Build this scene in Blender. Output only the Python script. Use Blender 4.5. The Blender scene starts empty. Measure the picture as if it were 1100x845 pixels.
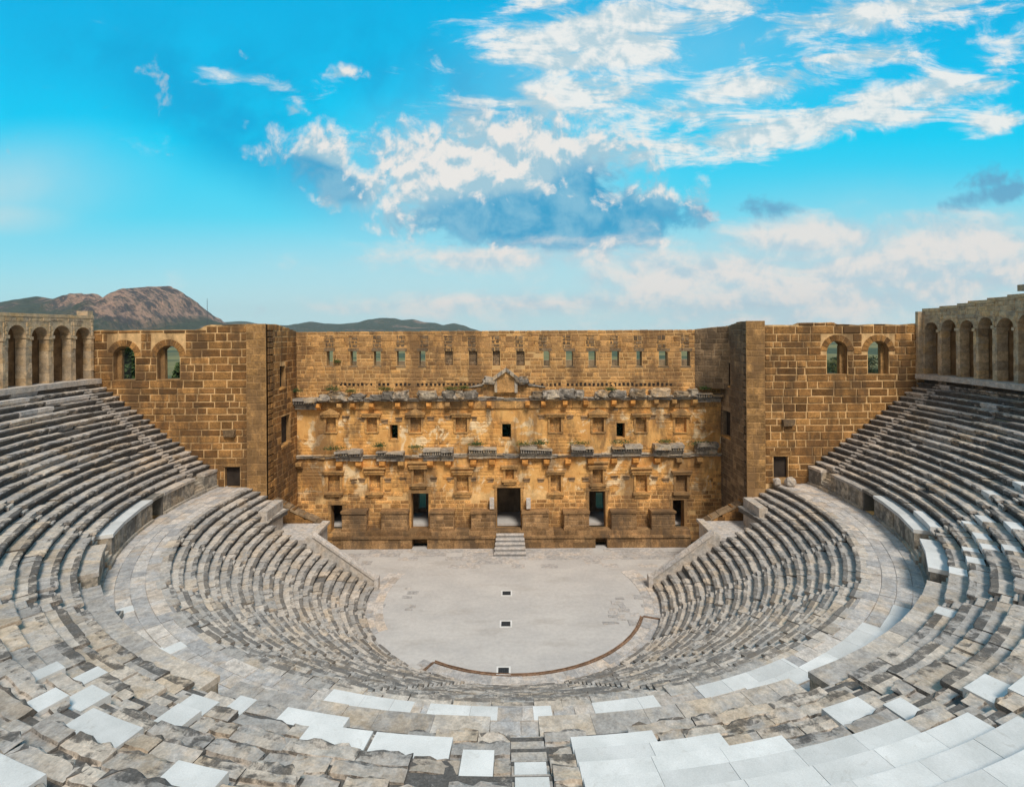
import bpy, math, random
from mathutils import Vector, Matrix, noise
from mathutils.geometry import tessellate_polygon
PI = math.pi
rnd = random.Random(11)
S = bpy.context.scene
C = S.collection
EYE = 23.5          # eye height above the orchestra
YO = 47.8           # distance from the viewpoint to the orchestra's centre
def N(x, y=0., z=0.): return noise.noise(Vector((x, y, z)))
def FB(x, y=0., z=0., o=4): return noise.fractal(Vector((x, y, z)), 1., 2., o)
def rad(d): return d*PI/180
def cl(x, a=0., b=1.): return max(a, min(b, x))
def sst(a, b, x):
    t = cl((x-a)/(b-a)); return t*t*(3-2*t)

# ------------------------------------------------------------------ mesh building
class MB:
    def __init__(s): s.v = []; s.f = []; s.t = []
    def add(s, verts, faces, tint=(.5, .2, .5)):
        o = len(s.v); s.v += [tuple(p) for p in verts]
        for i, f in enumerate(faces):
            s.f.append([o+j for j in f]); s.t.append(tint[i] if isinstance(tint, list) else tint)
    def box(s, x0, x1, y0, y1, z0, z1, tint=(.5, .2, .5), jit=0.):
        j = (lambda: rnd.uniform(-jit, jit)) if jit else (lambda: 0.)
        v = [(x+j(), y+j(), z+j()) for z in (z0, z1) for y in (y0, y1) for x in (x0, x1)]
        s.add(v, [(0, 2, 3, 1), (4, 5, 7, 6), (0, 1, 5, 4), (2, 6, 7, 3), (0, 4, 6, 2), (1, 3, 7, 5)], tint)
    def prism(s, pts, off, tint=(.5, .2, .5)):
        """closed polygon pts (3-D) swept by vector off"""
        n = len(pts); o = Vector(off)
        v = [Vector(p) for p in pts]+[Vector(p)+o for p in pts]
        f = [tuple(range(n-1, -1, -1)), tuple(range(n, 2*n))]+[(i, (i+1) % n, n+(i+1) % n, n+i) for i in range(n)]
        s.add(v, f, tint)
    def tube(s, pts, radii, seg=8, tint=(.5, .2, .5)):
        v = []; f = []
        for i, (p, r) in enumerate(zip(pts, radii)):
            p = Vector(p); q = Vector(pts[min(i+1, len(pts)-1)])-Vector(pts[max(i-1, 0)])
            q.normalize(); a = q.orthogonal().normalized(); b = q.cross(a)
            for k in range(seg):
                t = 2*PI*k/seg; v.append(p+a*(r*math.cos(t))+b*(r*math.sin(t)))
        for i in range(len(pts)-1):
            for k in range(seg):
                f.append((i*seg+k, i*seg+(k+1) % seg, (i+1)*seg+(k+1) % seg, (i+1)*seg+k))
        f.append(tuple(range(seg-1, -1, -1))); f.append(tuple(range((len(pts)-1)*seg, len(pts)*seg)))
        s.add(v, f, tint)
    def build(s, name, mat, parent=None, smooth=False):
        me = bpy.data.meshes.new(name); me.from_pydata(s.v, [], s.f)
        a = me.attributes.new('tint', 'FLOAT_COLOR', 'FACE')
        flat = []
        for t in s.t: flat += [t[0], t[1], t[2], 1.]
        a.data.foreach_set('color', flat)
        me.materials.append(mat); me.update()
        if smooth: me.polygons.foreach_set('use_smooth', [True]*len(me.polygons))
        o = bpy.data.objects.new(name, me); C.objects.link(o)
        if parent is not None:
            o.parent = parent; o.matrix_parent_inverse = Matrix.Translation(parent.location).inverted()
        return o
def tag(o, label=None, cat=None, group=None, kind=None):
    if label: o['label'] = label
    if cat: o['category'] = cat
    if group: o['group'] = group
    if kind: o['kind'] = kind
    return o
def thing(name, label, cat, loc=(0, 0, 0), group=None):
    o = bpy.data.objects.new(name, None); C.objects.link(o); o.location = loc
    return tag(o, label, cat, group)
def copy_tree(o, parent=None):
    c = o.copy(); C.objects.link(c); c.parent = parent
    for ch in o.children: copy_tree(ch, c)
    return c

# ------------------------------------------------------------------ materials
class NG:
    def __init__(s, nt): s.t = nt; s.n = nt.nodes; s.l = nt.links
    def put(s, sock, v):
        if isinstance(v, bpy.types.NodeSocket): s.l.new(v, sock)
        elif v is not None:
            if isinstance(v, tuple) and len(v) == 3 and sock.type == 'RGBA': v = (*v, 1)
            sock.default_value = v
    def node(s, typ, ins=None, **kw):
        n = s.n.new(typ)
        for k, v in kw.items(): setattr(n, k, v)
        for k, v in (ins or {}).items(): s.put(n.inputs[k], v)
        return n
    def math(s, op, a, b=None, c=None, clamp=False):
        n = s.node('ShaderNodeMath', operation=op, use_clamp=clamp); s.put(n.inputs[0], a)
        if b is not None: s.put(n.inputs[1], b)
        if c is not None: s.put(n.inputs[2], c)
        return n.outputs[0]
    def mix(s, f, a, b, bt='MIX'):
        n = s.node('ShaderNodeMix', data_type='RGBA', blend_type=bt, clamp_factor=True)
        s.put(n.inputs[0], f); s.put(n.inputs[6], a); s.put(n.inputs[7], b); return n.outputs[2]
    def noise(s, vec, scale, detail=4., rough=.55, dist=0.):
        n = s.node('ShaderNodeTexNoise', {'Scale': scale, 'Detail': detail, 'Roughness': rough, 'Distortion': dist})
        s.put(n.inputs['Vector'], vec); return n.outputs['Fac']
    def ss(s, x, a, b, lo=0., hi=1.):
        n = s.node('ShaderNodeMapRange', interpolation_type='SMOOTHSTEP')
        for i, v in enumerate((x, a, b, lo, hi)): s.put(n.inputs[i], v)
        return n.outputs[0]
    def vmul(s, v, m):
        n = s.node('ShaderNodeVectorMath', operation='MULTIPLY'); s.put(n.inputs[0], v); n.inputs[1].default_value = m; return n.outputs[0]
def material(name, rough=.9):
    m = bpy.data.materials.new(name); m.use_nodes = True
    g = NG(m.node_tree); g.b = m.node_tree.nodes['Principled BSDF']; g.b.inputs['Roughness'].default_value = rough
    g.b.inputs['Specular IOR Level'].default_value = .25
    g.pos = g.node('ShaderNodeNewGeometry').outputs['Position']
    at = g.node('ShaderNodeAttribute', attribute_name='tint')
    sp = g.node('ShaderNodeSeparateColor'); g.l.new(at.outputs['Color'], sp.inputs[0])
    g.r, g.g, g.bl = sp.outputs
    g.m = m
    return g
def bump(g, h, strength, dist):
    n = g.node('ShaderNodeBump', {'Strength': strength, 'Distance': dist, 'Height': h})
    g.l.new(n.outputs[0], g.b.inputs['Normal'])
def plain(name, col, rough=.85, var=.25, scale=3., bstr=.3, bd=.02, col2=None):
    g = material(name, rough)
    n = g.noise(g.pos, scale, 6., .6)
    c = g.mix(g.ss(n, .3, .7), tuple(x*(1-var) for x in col), tuple(min(1, x*(1+var)) for x in (col2 or col)))
    c = g.mix(1., c, g.math('ADD', .7, g.math('MULTIPLY', g.r, .6)), 'MULTIPLY')
    g.put(g.b.inputs['Base Color'], c)
    bump(g, g.noise(g.pos, scale*6, 5.), bstr, bd); return g.m

def seat_material(name, beige, grey, warm, dark, amount=1.):
    g = material(name, .92)
    big = g.noise(g.pos, .22, 3.); mid = g.noise(g.pos, 1.3, 6., .62); fine = g.noise(g.pos, 13., 7., .72); vfine = g.noise(g.pos, 42., 4., .7)
    c = g.mix(g.ss(g.math('ADD', mid, g.math('MULTIPLY', g.math('SUBTRACT', g.r, .5), .24)), .38, .62), grey, beige)
    c = g.mix(g.math('MULTIPLY', g.ss(g.math('ADD', g.noise(g.pos, .9, 5., .6, .4), g.math('MULTIPLY', g.math('SUBTRACT', g.bl, .5), .4)), .53, .72), .75), c, warm)
    c = g.mix(g.math('MULTIPLY', g.ss(big, .42, .62), .35), c, grey)
    c = g.mix(1., c, g.math('ADD', .84, g.math('MULTIPLY', g.r, .32)), 'MULTIPLY')
    c = g.mix(.9, c, g.ss(fine, .25, .75, .74, 1.22), 'MULTIPLY')
    c = g.mix(.9, c, g.ss(g.noise(g.pos, 2.7, 7., .7, .3), .28, .72, .68, 1.28), 'MULTIPLY')
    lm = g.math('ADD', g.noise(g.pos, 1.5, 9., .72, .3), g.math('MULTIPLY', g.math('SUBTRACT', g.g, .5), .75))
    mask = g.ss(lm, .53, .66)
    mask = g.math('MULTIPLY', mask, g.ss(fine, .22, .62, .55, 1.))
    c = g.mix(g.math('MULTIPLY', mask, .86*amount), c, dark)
    pale = g.ss(g.noise(g.pos, 2.3, 7., .7), .63, .74)
    c = g.mix(g.math('MULTIPLY', pale, .42), c, (.50, .47, .42))
    g.put(g.b.inputs['Base Color'], c)
    h = g.math('ADD', g.math('MULTIPLY', fine, .7), g.math('MULTIPLY', vfine, .35))
    bump(g, h, .75, .05); return g.m
M = {}
M['seat'] = seat_material('weathered_limestone', (.50, .435, .36), (.42, .395, .365), (.51, .40, .28), (.04, .039, .038))
M['seat_pale'] = seat_material('lower_limestone', (.51, .45, .38), (.43, .41, .38), (.51, .41, .30), (.06, .058, .056), .88)
M['pave'] = seat_material('walkway_limestone', (.53, .48, .425), (.44, .43, .42), (.54, .44, .34), (.20, .19, .185), .6)
M['podium'] = seat_material('podium_limestone', (.42, .37, .295), (.32, .30, .265), (.47, .37, .25), (.08, .077, .07), .85)
M['galstone'] = seat_material('gallery_stone', (.54, .395, .235), (.42, .335, .235), (.58, .38, .18), (.14, .11, .08), .65)

g = material('new_marble', .7)
n1 = g.noise(g.pos, .8, 5., .6); n2 = g.noise(g.pos, 7., 5., .65)
c = g.mix(g.ss(n1, .35, .7), (.58, .585, .565), (.69, .69, .67))
c = g.mix(.7, c, g.ss(g.noise(g.pos, 26., 6., .75), .25, .75, .84, 1.12), 'MULTIPLY')
c = g.mix(g.math('MULTIPLY', g.ss(g.noise(g.pos, 1.9, 8., .7, 1.5), .56, .70), .4), c, (.42, .40, .36))
c = g.mix(1., c, g.math('ADD', .88, g.math('MULTIPLY', g.r, .24)), 'MULTIPLY')
c = g.mix(g.math('MULTIPLY', g.ss(n2, .6, .72), .25), c, (.55, .52, .47))
g.put(g.b.inputs['Base Color'], c); bump(g, n2, .12, .01); M['marble'] = g.m

def masonry_material(name, c1, c2, mortar, stain, plaster=None, zr=None):
    """g channel = 1 on mortar faces; r = stone brightness; b = stone hue"""
    g = material(name, .93)
    fine = g.noise(g.pos, 7., 7., .68); mid = g.noise(g.pos, 1.2, 6., .6); big = g.noise(g.pos, .16, 4., .55)
    c = g.mix(g.bl, c1, c2)
    c = g.mix(1., c, g.math('ADD', .62, g.math('MULTIPLY', g.r, .76)), 'MULTIPLY')
    c = g.mix(.9, c, g.ss(fine, .25, .75, .5, 1.45), 'MULTIPLY')
    c = g.mix(.8, c, g.ss(mid, .28, .72, .6, 1.35), 'MULTIPLY')
    mo = g.mix(1., mortar, g.ss(mid, .3, .7, .75, 1.2), 'MULTIPLY')
    c = g.mix(g.g, c, mo)
    if plaster:
        sep = g.node('ShaderNodeSeparateXYZ'); g.l.new(g.pos, sep.inputs[0]); z = sep.outputs[2]
        zone = g.math('MULTIPLY', g.ss(z, 4.6, 6.6), g.ss(z, 16.4, 14.8))
        pm = g.noise(g.vmul(g.pos, (1., 1., .8)), .55, 7., .64, .5)
        pm = g.math('ADD', pm, g.math('MULTIPLY', g.math('SUBTRACT', zone, .62), .30))
        pmask = g.ss(g.math('ADD', pm, g.math('MULTIPLY', g.g, g.math('MULTIPLY', zone, .10))), .515, .59)
        pc = g.mix(g.ss(g.noise(g.pos, .7, 6., .65), .3, .7), plaster[0], plaster[1])
        c = g.mix(g.math('MULTIPLY', pmask, .82), c, pc)
        c = g.mix(g.math('MULTIPLY', g.ss(g.noise(g.pos, .55, 7., .66, .8), .535, .61), g.math('MULTIPLY', zone, .8)), c, plaster[2])
        # grey weathering of the base and of the top storey, ochre middle
        c = g.mix(g.math('MULTIPLY', g.ss(z, 5.2, 1.8), .45), c, (.15, .095, .05))
        c = g.mix(g.math('MULTIPLY', g.math('MULTIPLY', g.ss(z, 16.2, 18.2), g.ss(mid, .3, .62)), .5), c, (.30, .20, .10))
    st = g.ss(g.math('ADD', g.noise(g.vmul(g.pos, (1., 1., .35)), .5, 7., .66), g.math('MULTIPLY', big, .35)), .62, .80)
    c = g.mix(g.math('MULTIPLY', st, .72), c, stain)
    g.put(g.b.inputs['Base Color'], c)
    bump(g, g.math('ADD', fine, g.math('MULTIPLY', g.noise(g.pos, 30., 4., .7), .4)), .7, .06); return g.m
M['wing'] = masonry_material('brown_ashlar', (.20, .10, .034), (.35, .185, .062), (.70, .46, .22), (.10, .062, .033))
M['wingplain'] = masonry_material('ochre_ashlar', (.36, .205, .075), (.30, .175, .07), (.42, .26, .12), (.19, .115, .055))
M['wingr'] = masonry_material('grey_brown_ashlar', (.20, .135, .075), (.27, .185, .105), (.36, .26, .16), (.115, .083, .055))
M['facade'] = masonry_material('golden_ashlar', (.35, .18, .066), (.74, .40, .135), (.80, .51, .22), (.16, .095, .048),
                               ((.82, .47, .155), (.64, .305, .08), (.90, .72, .45)))
M['trim'] = masonry_material('golden_trim', (.48, .25, .08), (.62, .35, .12), (.5, .33, .16), (.17, .11, .06))
M['base'] = masonry_material('podium_brown', (.25, .145, .065), (.34, .21, .10), (.34, .22, .12), (.11, .078, .05))
M['cornice'] = seat_material('grey_cornice', (.46, .385, .28), (.36, .325, .28), (.52, .33, .14), (.07, .064, .055), .9)
M['ochre'] = plain('ochre_console', (.58, .27, .07), .9, .35, 2.5, .4, .03)
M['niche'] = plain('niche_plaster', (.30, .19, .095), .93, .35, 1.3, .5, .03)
M['dirt'] = plain('bedding_earth', (.11, .095, .075), .95, .3, 3.)
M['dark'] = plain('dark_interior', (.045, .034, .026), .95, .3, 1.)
M['rust'] = plain('rusted_gutter', (.20, .125, .08), .8, .35, 4.)
M['iron'] = plain('dark_iron', (.035, .04, .045), .6, .2, 8.)
M['hatch'] = plain('grey_boards', (.075, .09, .10), .75, .35, 5.)
M['trunk'] = plain('bark', (.12, .085, .055), .95, .3, 4.)
def leafmat(name, a, b):
    g = material(name, .75); c = g.mix(g.r, a, b); c = g.mix(g.math('MULTIPLY', g.bl, .3), c, (.12, .12, .03))
    g.put(g.b.inputs['Base Color'], c); return g.m
M['leaf'] = leafmat('foliage', (.022, .05, .018), (.07, .115, .035))
M['leafy'] = leafmat('yellow_green_foliage', (.05, .075, .02), (.16, .15, .04))
# orchestra floor
g = material('orchestra_floor', .9)
n1 = g.noise(g.vmul(g.pos, (.6, 1., 1.)), .32, 5., .6); n2 = g.noise(g.pos, 3., 7., .7); n3 = g.noise(g.vmul(g.pos, (.35, 1., 1.)), .5, 6., .6)
c = g.mix(g.ss(n1, .3, .7), (.45, .44, .425), (.53, .515, .49))
c = g.mix(g.math('MULTIPLY', g.ss(n3, .52, .70), .5), c, (.37, .345, .315))
c = g.mix(.35, c, g.ss(n2, .25, .75, .75, 1.2), 'MULTIPLY')
c = g.mix(g.math('MULTIPLY', g.ss(g.noise(g.pos, .9, 8., .72, .6), .54, .72), .38), c, (.36, .33, .30))
g.put(g.b.inputs['Base Color'], c); bump(g, n2, .25, .02); M['orch'] = g.m
# plain around the theatre
g = material('plain_ground', .95)
n1 = g.noise(g.pos, .006, 5.); n2 = g.noise(g.pos, .05, 6.)
c = g.mix(g.ss(n1, .42, .52), (.05, .07, .03), (.17, .16, .06)); c = g.mix(.5, c, g.ss(n2, .3, .7, .6, 1.3), 'MULTIPLY')
g.put(g.b.inputs['Base Color'], c); M['ground'] = g.m
# mountains: r channel = bare rock
g = material('mountain', .95)
n1 = g.noise(g.vmul(g.pos, (1., 1., .45)), .016, 8., .68); n2 = g.noise(g.pos, .05, 8., .7)
gr = g.mix(g.ss(n2, .4, .6), (.035, .058, .030), (.075, .095, .045)); gr = g.mix(g.ss(n1, .55, .68), gr, (.15, .13, .08))
rk = g.mix(g.ss(g.math('ADD', n1, g.math('MULTIPLY', g.math('SUBTRACT', g.noise(g.vmul(g.pos, (1., 1., .25)), .045, 6., .7), .5), .8)), .40, .60), (.085, .068, .066), (.60, .36, .24))  # lit orange-pink and grey-purple shadow tones painted into the rock colour
rk = g.mix(g.math('MULTIPLY', g.ss(n2, .50, .62), .55), rk, (.06, .08, .045))
c = g.mix(g.r, gr, rk); g.put(g.b.inputs['Base Color'], c); bump(g, g.math('ADD', n1, g.math('MULTIPLY', n2, .5)), 1., 60.); M['mount'] = g.m

# ------------------------------------------------------------------ camera
cam = bpy.data.cameras.new('camera'); co = bpy.data.objects.new('camera', cam); C.objects.link(co)
co.location = (0, 0, EYE); co.rotation_euler = (PI/2, .006, 0)
cam.sensor_width = 36; cam.lens = 36*575/1100; cam.shift_y = -66.5/1100; cam.clip_start = .1; cam.clip_end = 30000
S.camera = co

# ------------------------------------------------------------------ seating geometry
# theta: degrees round the orchestra's centre; 0 = right arm, -90 = behind (below the camera), -180 = left arm
def arm(th): return th if th > -90 else -180-th        # same angle measured up from either arm
def pol(R, th, z=0.): return (R*math.cos(rad(th)), YO+R*math.sin(rad(th)), z)
def lowR(k, th): return 12.73+.685*k
def lowD(th): return .685
def upD(th): return .58+.46*max(0, -math.sin(rad(th)))**2
def upR(k, th): return 29.4+k*upD(th)
def seen(p, m=1.0):
    x, y, z = p
    if y < 1.5: return False
    return abs(x) < 1.06*y+2.5*m and (EYE-z) < .93*y+1.5*m
def subtract(iv, cuts):
    for a, b in cuts:
        out = []
        for x, y in iv:
            if b <= x or a >= y: out.append((x, y)); continue
            if a > x: out.append((x, a))
            if b < y: out.append((b, y))
        iv = out
    return iv

def seat_block(mb, th0, th1, Rf, Df, k, z, h, crust, clean=False, tint=None, lift=0.):
    mid = pol(Rf(k, (th0+th1)/2), (th0+th1)/2, z)
    if not seen(mid): return False
    dist = math.dist(mid, (0, 0, EYE)); arc = Rf(k, th0)*rad(th1-th0)
    near = dist < 26
    seg = .9 if clean else cl(dist*.011, .14, .5)
    n = max(1, int(arc/seg+.5))
    br, wr = rnd.random(), rnd.random()
    jf = (1.9 if dist < 20 else 1.3) if near else .55
    dr = 0 if clean else rnd.uniform(-.05, .07)*jf; dz = lift if clean else lift+rnd.uniform(-.04, .03)*jf
    if not clean and rnd.random() < (.15 if near else .05): dz -= rnd.uniform(.06, .16); dr += rnd.uniform(.05, .3) if near else .1
    tl = 0 if clean else rnd.uniform(-.02, .02); tt = 0 if clean else rnd.uniform(-.03, .03)
    fr = (.14, .34, .55, .78) if near else (.4,)
    amp = 0 if clean else (1. if near else .5)
    sl = []
    c0, c1 = (rnd.random()**2*.55, rnd.random()**2*.55) if near else (rnd.random()**3*.2, rnd.random()**3*.2)
    back = rnd.uniform(.52, .62); foot = rnd.uniform(.03, .13)
    seedz = rnd.uniform(0, 50); edge = rnd.uniform(.25, .68)
    for j in range(n+1):
        u = j/n; th = th0+(th1-th0)*u; R = Rf(k, th)+dr; d = Df(th)-dr
        pr = [(.21, -h-.06), (.17, -.22), (.0, -.15), (-.01, -.04), (.03, 0.)]+[(f*d, 0.) for f in fr]+[(d+.13, 0.), (d+.13, -.12)]
        if near:       # the back of each tread is a slightly lower foot-rest
            pr = pr[:5]+[(.14*d, 0.), (.34*d, 0.), (back*d, 0.), (back*d+.03, -foot), (.8*d, -foot), (d+.13, -foot), (d+.13, -.2)]
        if clean: pr = [(.10, -h-.06), (.09, -.3), (.0, -.29), (.0, -.012), (.012, 0.), (.6*d, 0.), (d-.005, 0.), (d-.005, -.12)]
        s_ = R*rad(th)
        pts = []
        for i, (a, b) in enumerate(pr):
            if amp:
                w = 1. if i in (2, 3, 4) else .35
                e = (max(0, N(s_*1.7, k*3.1, seedz))*.22+max(0, N(s_*5., k, seedz))*.12)*(1. if near else .55)
                if i in (2, 3, 4): e += c0*max(0, 1-u*arc/.35)+c1*max(0, 1-(1-u)*arc/.35)
                a += amp*w*e + .02*N(s_*3, i, seedz)
                if i in (3, 4): b -= amp*(.20*max(0, N(s_*2.3, seedz, k))+.05*abs(N(s_*7., seedz, 3.)))
                elif i > 4: b += amp*(.06*N(s_*1.6, a*2.2, seedz)-.02)+.022*N(s_*7., a*7., seedz)
            b += dz+tt*(u-.5)+tl*a
            pts.append(pol(R+a, th+ (rnd.uniform(-.012, .012)*(30/R) if amp and near else 0), z+b))
        sl.append(pts)
    m = len(sl[0]); v = [p for s2 in sl for p in s2]; f = []; t = []
    base = tint or (br, .3, wr)
    for j in range(n):
        for i in range(m-1):
            f.append((j*m+i, j*m+i+1, (j+1)*m+i+1, (j+1)*m+i))
            if clean: t.append(base)
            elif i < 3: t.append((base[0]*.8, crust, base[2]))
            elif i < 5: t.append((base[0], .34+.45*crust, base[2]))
            elif i == 7 and near: t.append((base[0], .62, base[2]))
            elif i in (5, 6) and near: t.append((base[0], edge-(.1 if i == 6 else 0), base[2]))
            else: t.append((base[0], .36 if near else .28, base[2]))
    f.append(tuple(range(m))); t.append((base[0]*.8, crust if not clean else base[1], base[2]))
    f.append(tuple(range(n*m+m-1, n*m-1, -1))); t.append(t[-1])
    mb.add(v, f, t); return True

def bedding(mb, a0, a1, Rf, Df, k, z, h):
    n = int((a1-a0)/1.5); v = []; f = []
    for j in range(n+1):
        th = a0+(a1-a0)*j/n; R = Rf(k, th); d = Df(th)
        v += [pol(R+.2, th, z-h-.12), pol(R+.2, th, z-.16), pol(R+d+.32, th, z-.16)]
    for j in range(n):
        c = pol(Rf(k, a0), a0+(a1-a0)*(j+.5)/n, z)
        if seen(c, 2.):
            for i in (0, 1): f.append((j*3+i, j*3+i+1, j*3+4+i, j*3+3+i))
    mb.add(v, f, (.15, .8, .5))

def stair_steps(mb, th, hw, Rf, Df, k, z, h, white=False):
    """two half-height steps cut into row k"""
    R = Rf(k, th); d = Df(th); dth = math.degrees(hw/R)
    if not seen(pol(R, th, z)): return
    t = (.3+.4*rnd.random(), .3, .4)
    for a, b, zz in ((.03, d*.52, z-h*.5), (d*.5, d+.12, z)):
        zz += rnd.uniform(-.02, .015)
        n = 3; top = []; bot = []
        v = []
        for j in range(n+1):
            q = th-dth+2*dth*j/n
            e = .03*N(j*.9, k, th)
            v += [pol(R+a+e, q, zz-h*.62), pol(R+a+e-.01, q, zz-.03+e*.5), pol(R+a+.03+e, q, zz+e*.4), pol(R+b, q, zz)]
        f = []; tt = []
        for j in range(n):
            for i in range(3): f.append((j*4+i, j*4+i+1, j*4+5+i, j*4+4+i)); tt.append((t[0], .62, t[2]) if i == 0 else (t[0], .42, t[2]))
        f += [(0, 1, 2, 3), (n*4+3, n*4+2, n*4+1, n*4)]; tt += [(t[0], .6, .5)]*2
        mb.add(v, f, tt)

def fill_row(mb, ivs, Rf, Df, k, z, h, lo, hi, crustf):
    for a, b in ivs:
        th = a
        while th < b-.05:
            L = math.degrees(rnd.uniform(lo, hi)/Rf(k, th)); e = min(b, th+L)
            if b-e < math.degrees(.5/Rf(k, th)): e = b
            gap = math.degrees(rnd.choice((.012, .02, .035, .09))*rnd.uniform(.6, 1.3)/Rf(k, th))
            if rnd.random() > .006:
                seat_block(mb, th+gap, e-gap*.3, Rf, Df, k, z, h, crustf(th, k))
            th = e

# ---- lower tier -------------------------------------------------------------------------------------
LH = .4225
low = thing('lower_seating_tier', 'lower tier of weathered stone benches curving round the pale orchestra floor', 'seating tier', (0, YO, 0))
low_stairs = [-18.5, -37, -57, -77, -103, -123, -143, -161.5]
stairs_mb = [MB() for _ in low_stairs]
for k in range(20):
    R = lowR(k, 0); z = LH*(k+1)
    ymax = 48.9 if k < 14 else 52.3
    if k == 19: ymax = 52.4
    e = math.degrees(math.asin((ymax-YO)/R))
    mb = MB(); hw = .42; dth = math.degrees(hw/R)
    iv = subtract([(-180-e, e)], [(s-dth, s+dth) for s in low_stairs])
    fill_row(mb, iv, lowR, lambda th: .685, k, z, LH, .7, 1.9,
             lambda th, k: cl(.72+.5*N(th*.09, k*.8, 3)+.08*(1 if th > -60 else 0)))
    bedding(mb, -180-e, e, lowR, lowD, k, z, LH)
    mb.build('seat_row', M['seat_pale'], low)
    for s, sm in zip(low_stairs, stairs_mb): stair_steps(sm, s, hw-.02, lowR, lowD, k, z, LH)
for sm in stairs_mb: sm.build('stairway', M['seat_pale'], low)

# ---- upper tier -------------------------------------------------------------------------------------
UH = .45; UZ = 10.2
up = thing('upper_seating_tier', 'upper tier of lichen-blackened stone benches with white marble repairs, between walkway and arcade', 'seating tier', (0, YO, 8.45))
up_stairs = [3.5, -26.5, -48, -68, -89.25, -112, -132, -153.5, -183.5]
def L(a): return -180-a
# restored marble: row, from, to (degrees)
white = [(4, L(-62.2), L(-61)), (3, L(-63.6), L(-62.3)), (4, L(-67.6), L(-65.4)), (5, L(-72.4), L(-68.6)), (6, L(-78.8), L(-76.4)),
         (2, L(-71.6), L(-69.4)), (1, L(-72.8), L(-71.4)), (3, L(-72.2), L(-70.4)), (1, L(-79.6), L(-75.2)),
         (2, L(-82.0), L(-78.2)), (2, L(-86.6), L(-82.2)), (3, L(-89.0), L(-87.4)), (5, L(-66.6), L(-65.2)),
         (1, -51, -49.4), (3, -72.6, -69.8), (4, -70.2, -67.2), (5, -66.2, -63.8), (6, -65.6, -63.4), (0, -37.5, -29.3), (0, -28.9, -22), (1, -26, -19.2),
         (4, -29.5, -26.2), (5, -33.5, -31.2), (4, -38, -36.4), (3, -33.2, -31.2), (3, -36.2, -34.6), (2, -38.6, -36.9), (2, -35.2, -34.), (6, -24.0, -22.2),
         (5, -27.5, -26), (3, -28.2, -26.8), (7, -31, -28.6), (6, -35.5, -34), (8, -25, -23.4), (1, -40.5, -38.6),
         (2, -86.9, -82.2), (3, -87.0, -79.2), (4, -87.1, -76.9), (5, -87.2, -71.4), (6, -87.3, -69.2), (7, -87.4, -66.), (8, -87.5, -60), (9, -87.6, -58),
         (10, -87.7, -56), (11, -87.7, -55), (12, L(-84), L(-80)), (8, L(-74), L(-71))]
for k in range(12, 20):
    for s in (0, 1):
        for _ in range(2):
            a = rnd.uniform(-30, 2) ; b = a+rnd.uniform(2, 5)
            if k > 15: white.append((k, a, b) if s else (k, L(b), L(a)))
white_used = {}
stairs_mb = [MB() for _ in up_stairs]
for k in range(1, 20):
    z = UZ+UH*k
    e = math.degrees(math.asin((52.4-YO)/upR(k, 0)))
    hw = .44; dth = math.degrees(hw/upR(k, -90))
    cuts = [(s-dth*(1.2 if s == -89.25 else 1), s+dth*(1.2 if s == -89.25 else 1)) for s in up_stairs]
    wl = [(min(a, b), max(a, b)) for kk, a, b in white if kk == k]
    free = [(-180-e, e)]
    ws = []
    for a, b in wl:
        for q in subtract([(max(a, -180-e), min(b, e))], cuts+ws):
            if q[1]-q[0] > .4: ws.append(q)
    iv = subtract(free, cuts+ws); iv.sort()
    mb = MB()
    fill_row(mb, iv, upR, upD, k, z, UH, .75, 2.3, lambda th, k: cl(.70+.7*N(th*.075, k*1.1, 9)) if arm(th) > -55 else cl(.68+.4*N(th*.09, k, 9)))
    bedding(mb, -180-e, e, upR, upD, k, z, UH)
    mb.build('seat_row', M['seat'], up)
    if k < 13 or True:
        for a, b in ws:
            n = max(1, round((b-a)/math.degrees(1.9/upR(k, a)))); wb = MB(); ok = False
            for i in range(n):
                gp = math.degrees(.006/upR(k, a))
                q0 = a+(b-a)*i/n+gp; q1 = a+(b-a)*(i+1)/n-gp
                ok |= seat_block(wb, q0, q1, upR, upD, k, z, UH, .1, True, (rnd.random(), .1, .5), .012+.012*rnd.random())
            if ok:
                o = wb.build('marble_slab', M['marble'] if k < 16 else M['pave'], up)
                o['label'] = 'pale new marble repair slab' if k < 16 else 'bleached stone slab'
    for s, sm in zip(up_stairs, stairs_mb): stair_steps(sm, s, hw*(1.2 if s == -89.25 else 1)-.02, upR, upD, k, z, UH)
for sm in stairs_mb:
    if sm.v: sm.build('stairway', M['seat'], up)
# white treads laid on the central stairway
for k in (3, 4):
    wb = MB(); q = math.degrees(.43/upR(k, -90)); R = upR(k, -90)
    pts = [pol(R+.5, -89.25-q, 0), pol(R+.5, -89.25+q, 0), pol(R+1.02, -89.25+q, 0), pol(R+1.02, -89.25-q, 0)]
    wb.prism([(p[0], p[1], UZ+UH*k+.02) for p in pts], (0, 0, .05), (.6, .1, .5))
    wb.build('stair_tread', M['marble'], up)['label'] = 'pale new marble stair tread'

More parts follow.
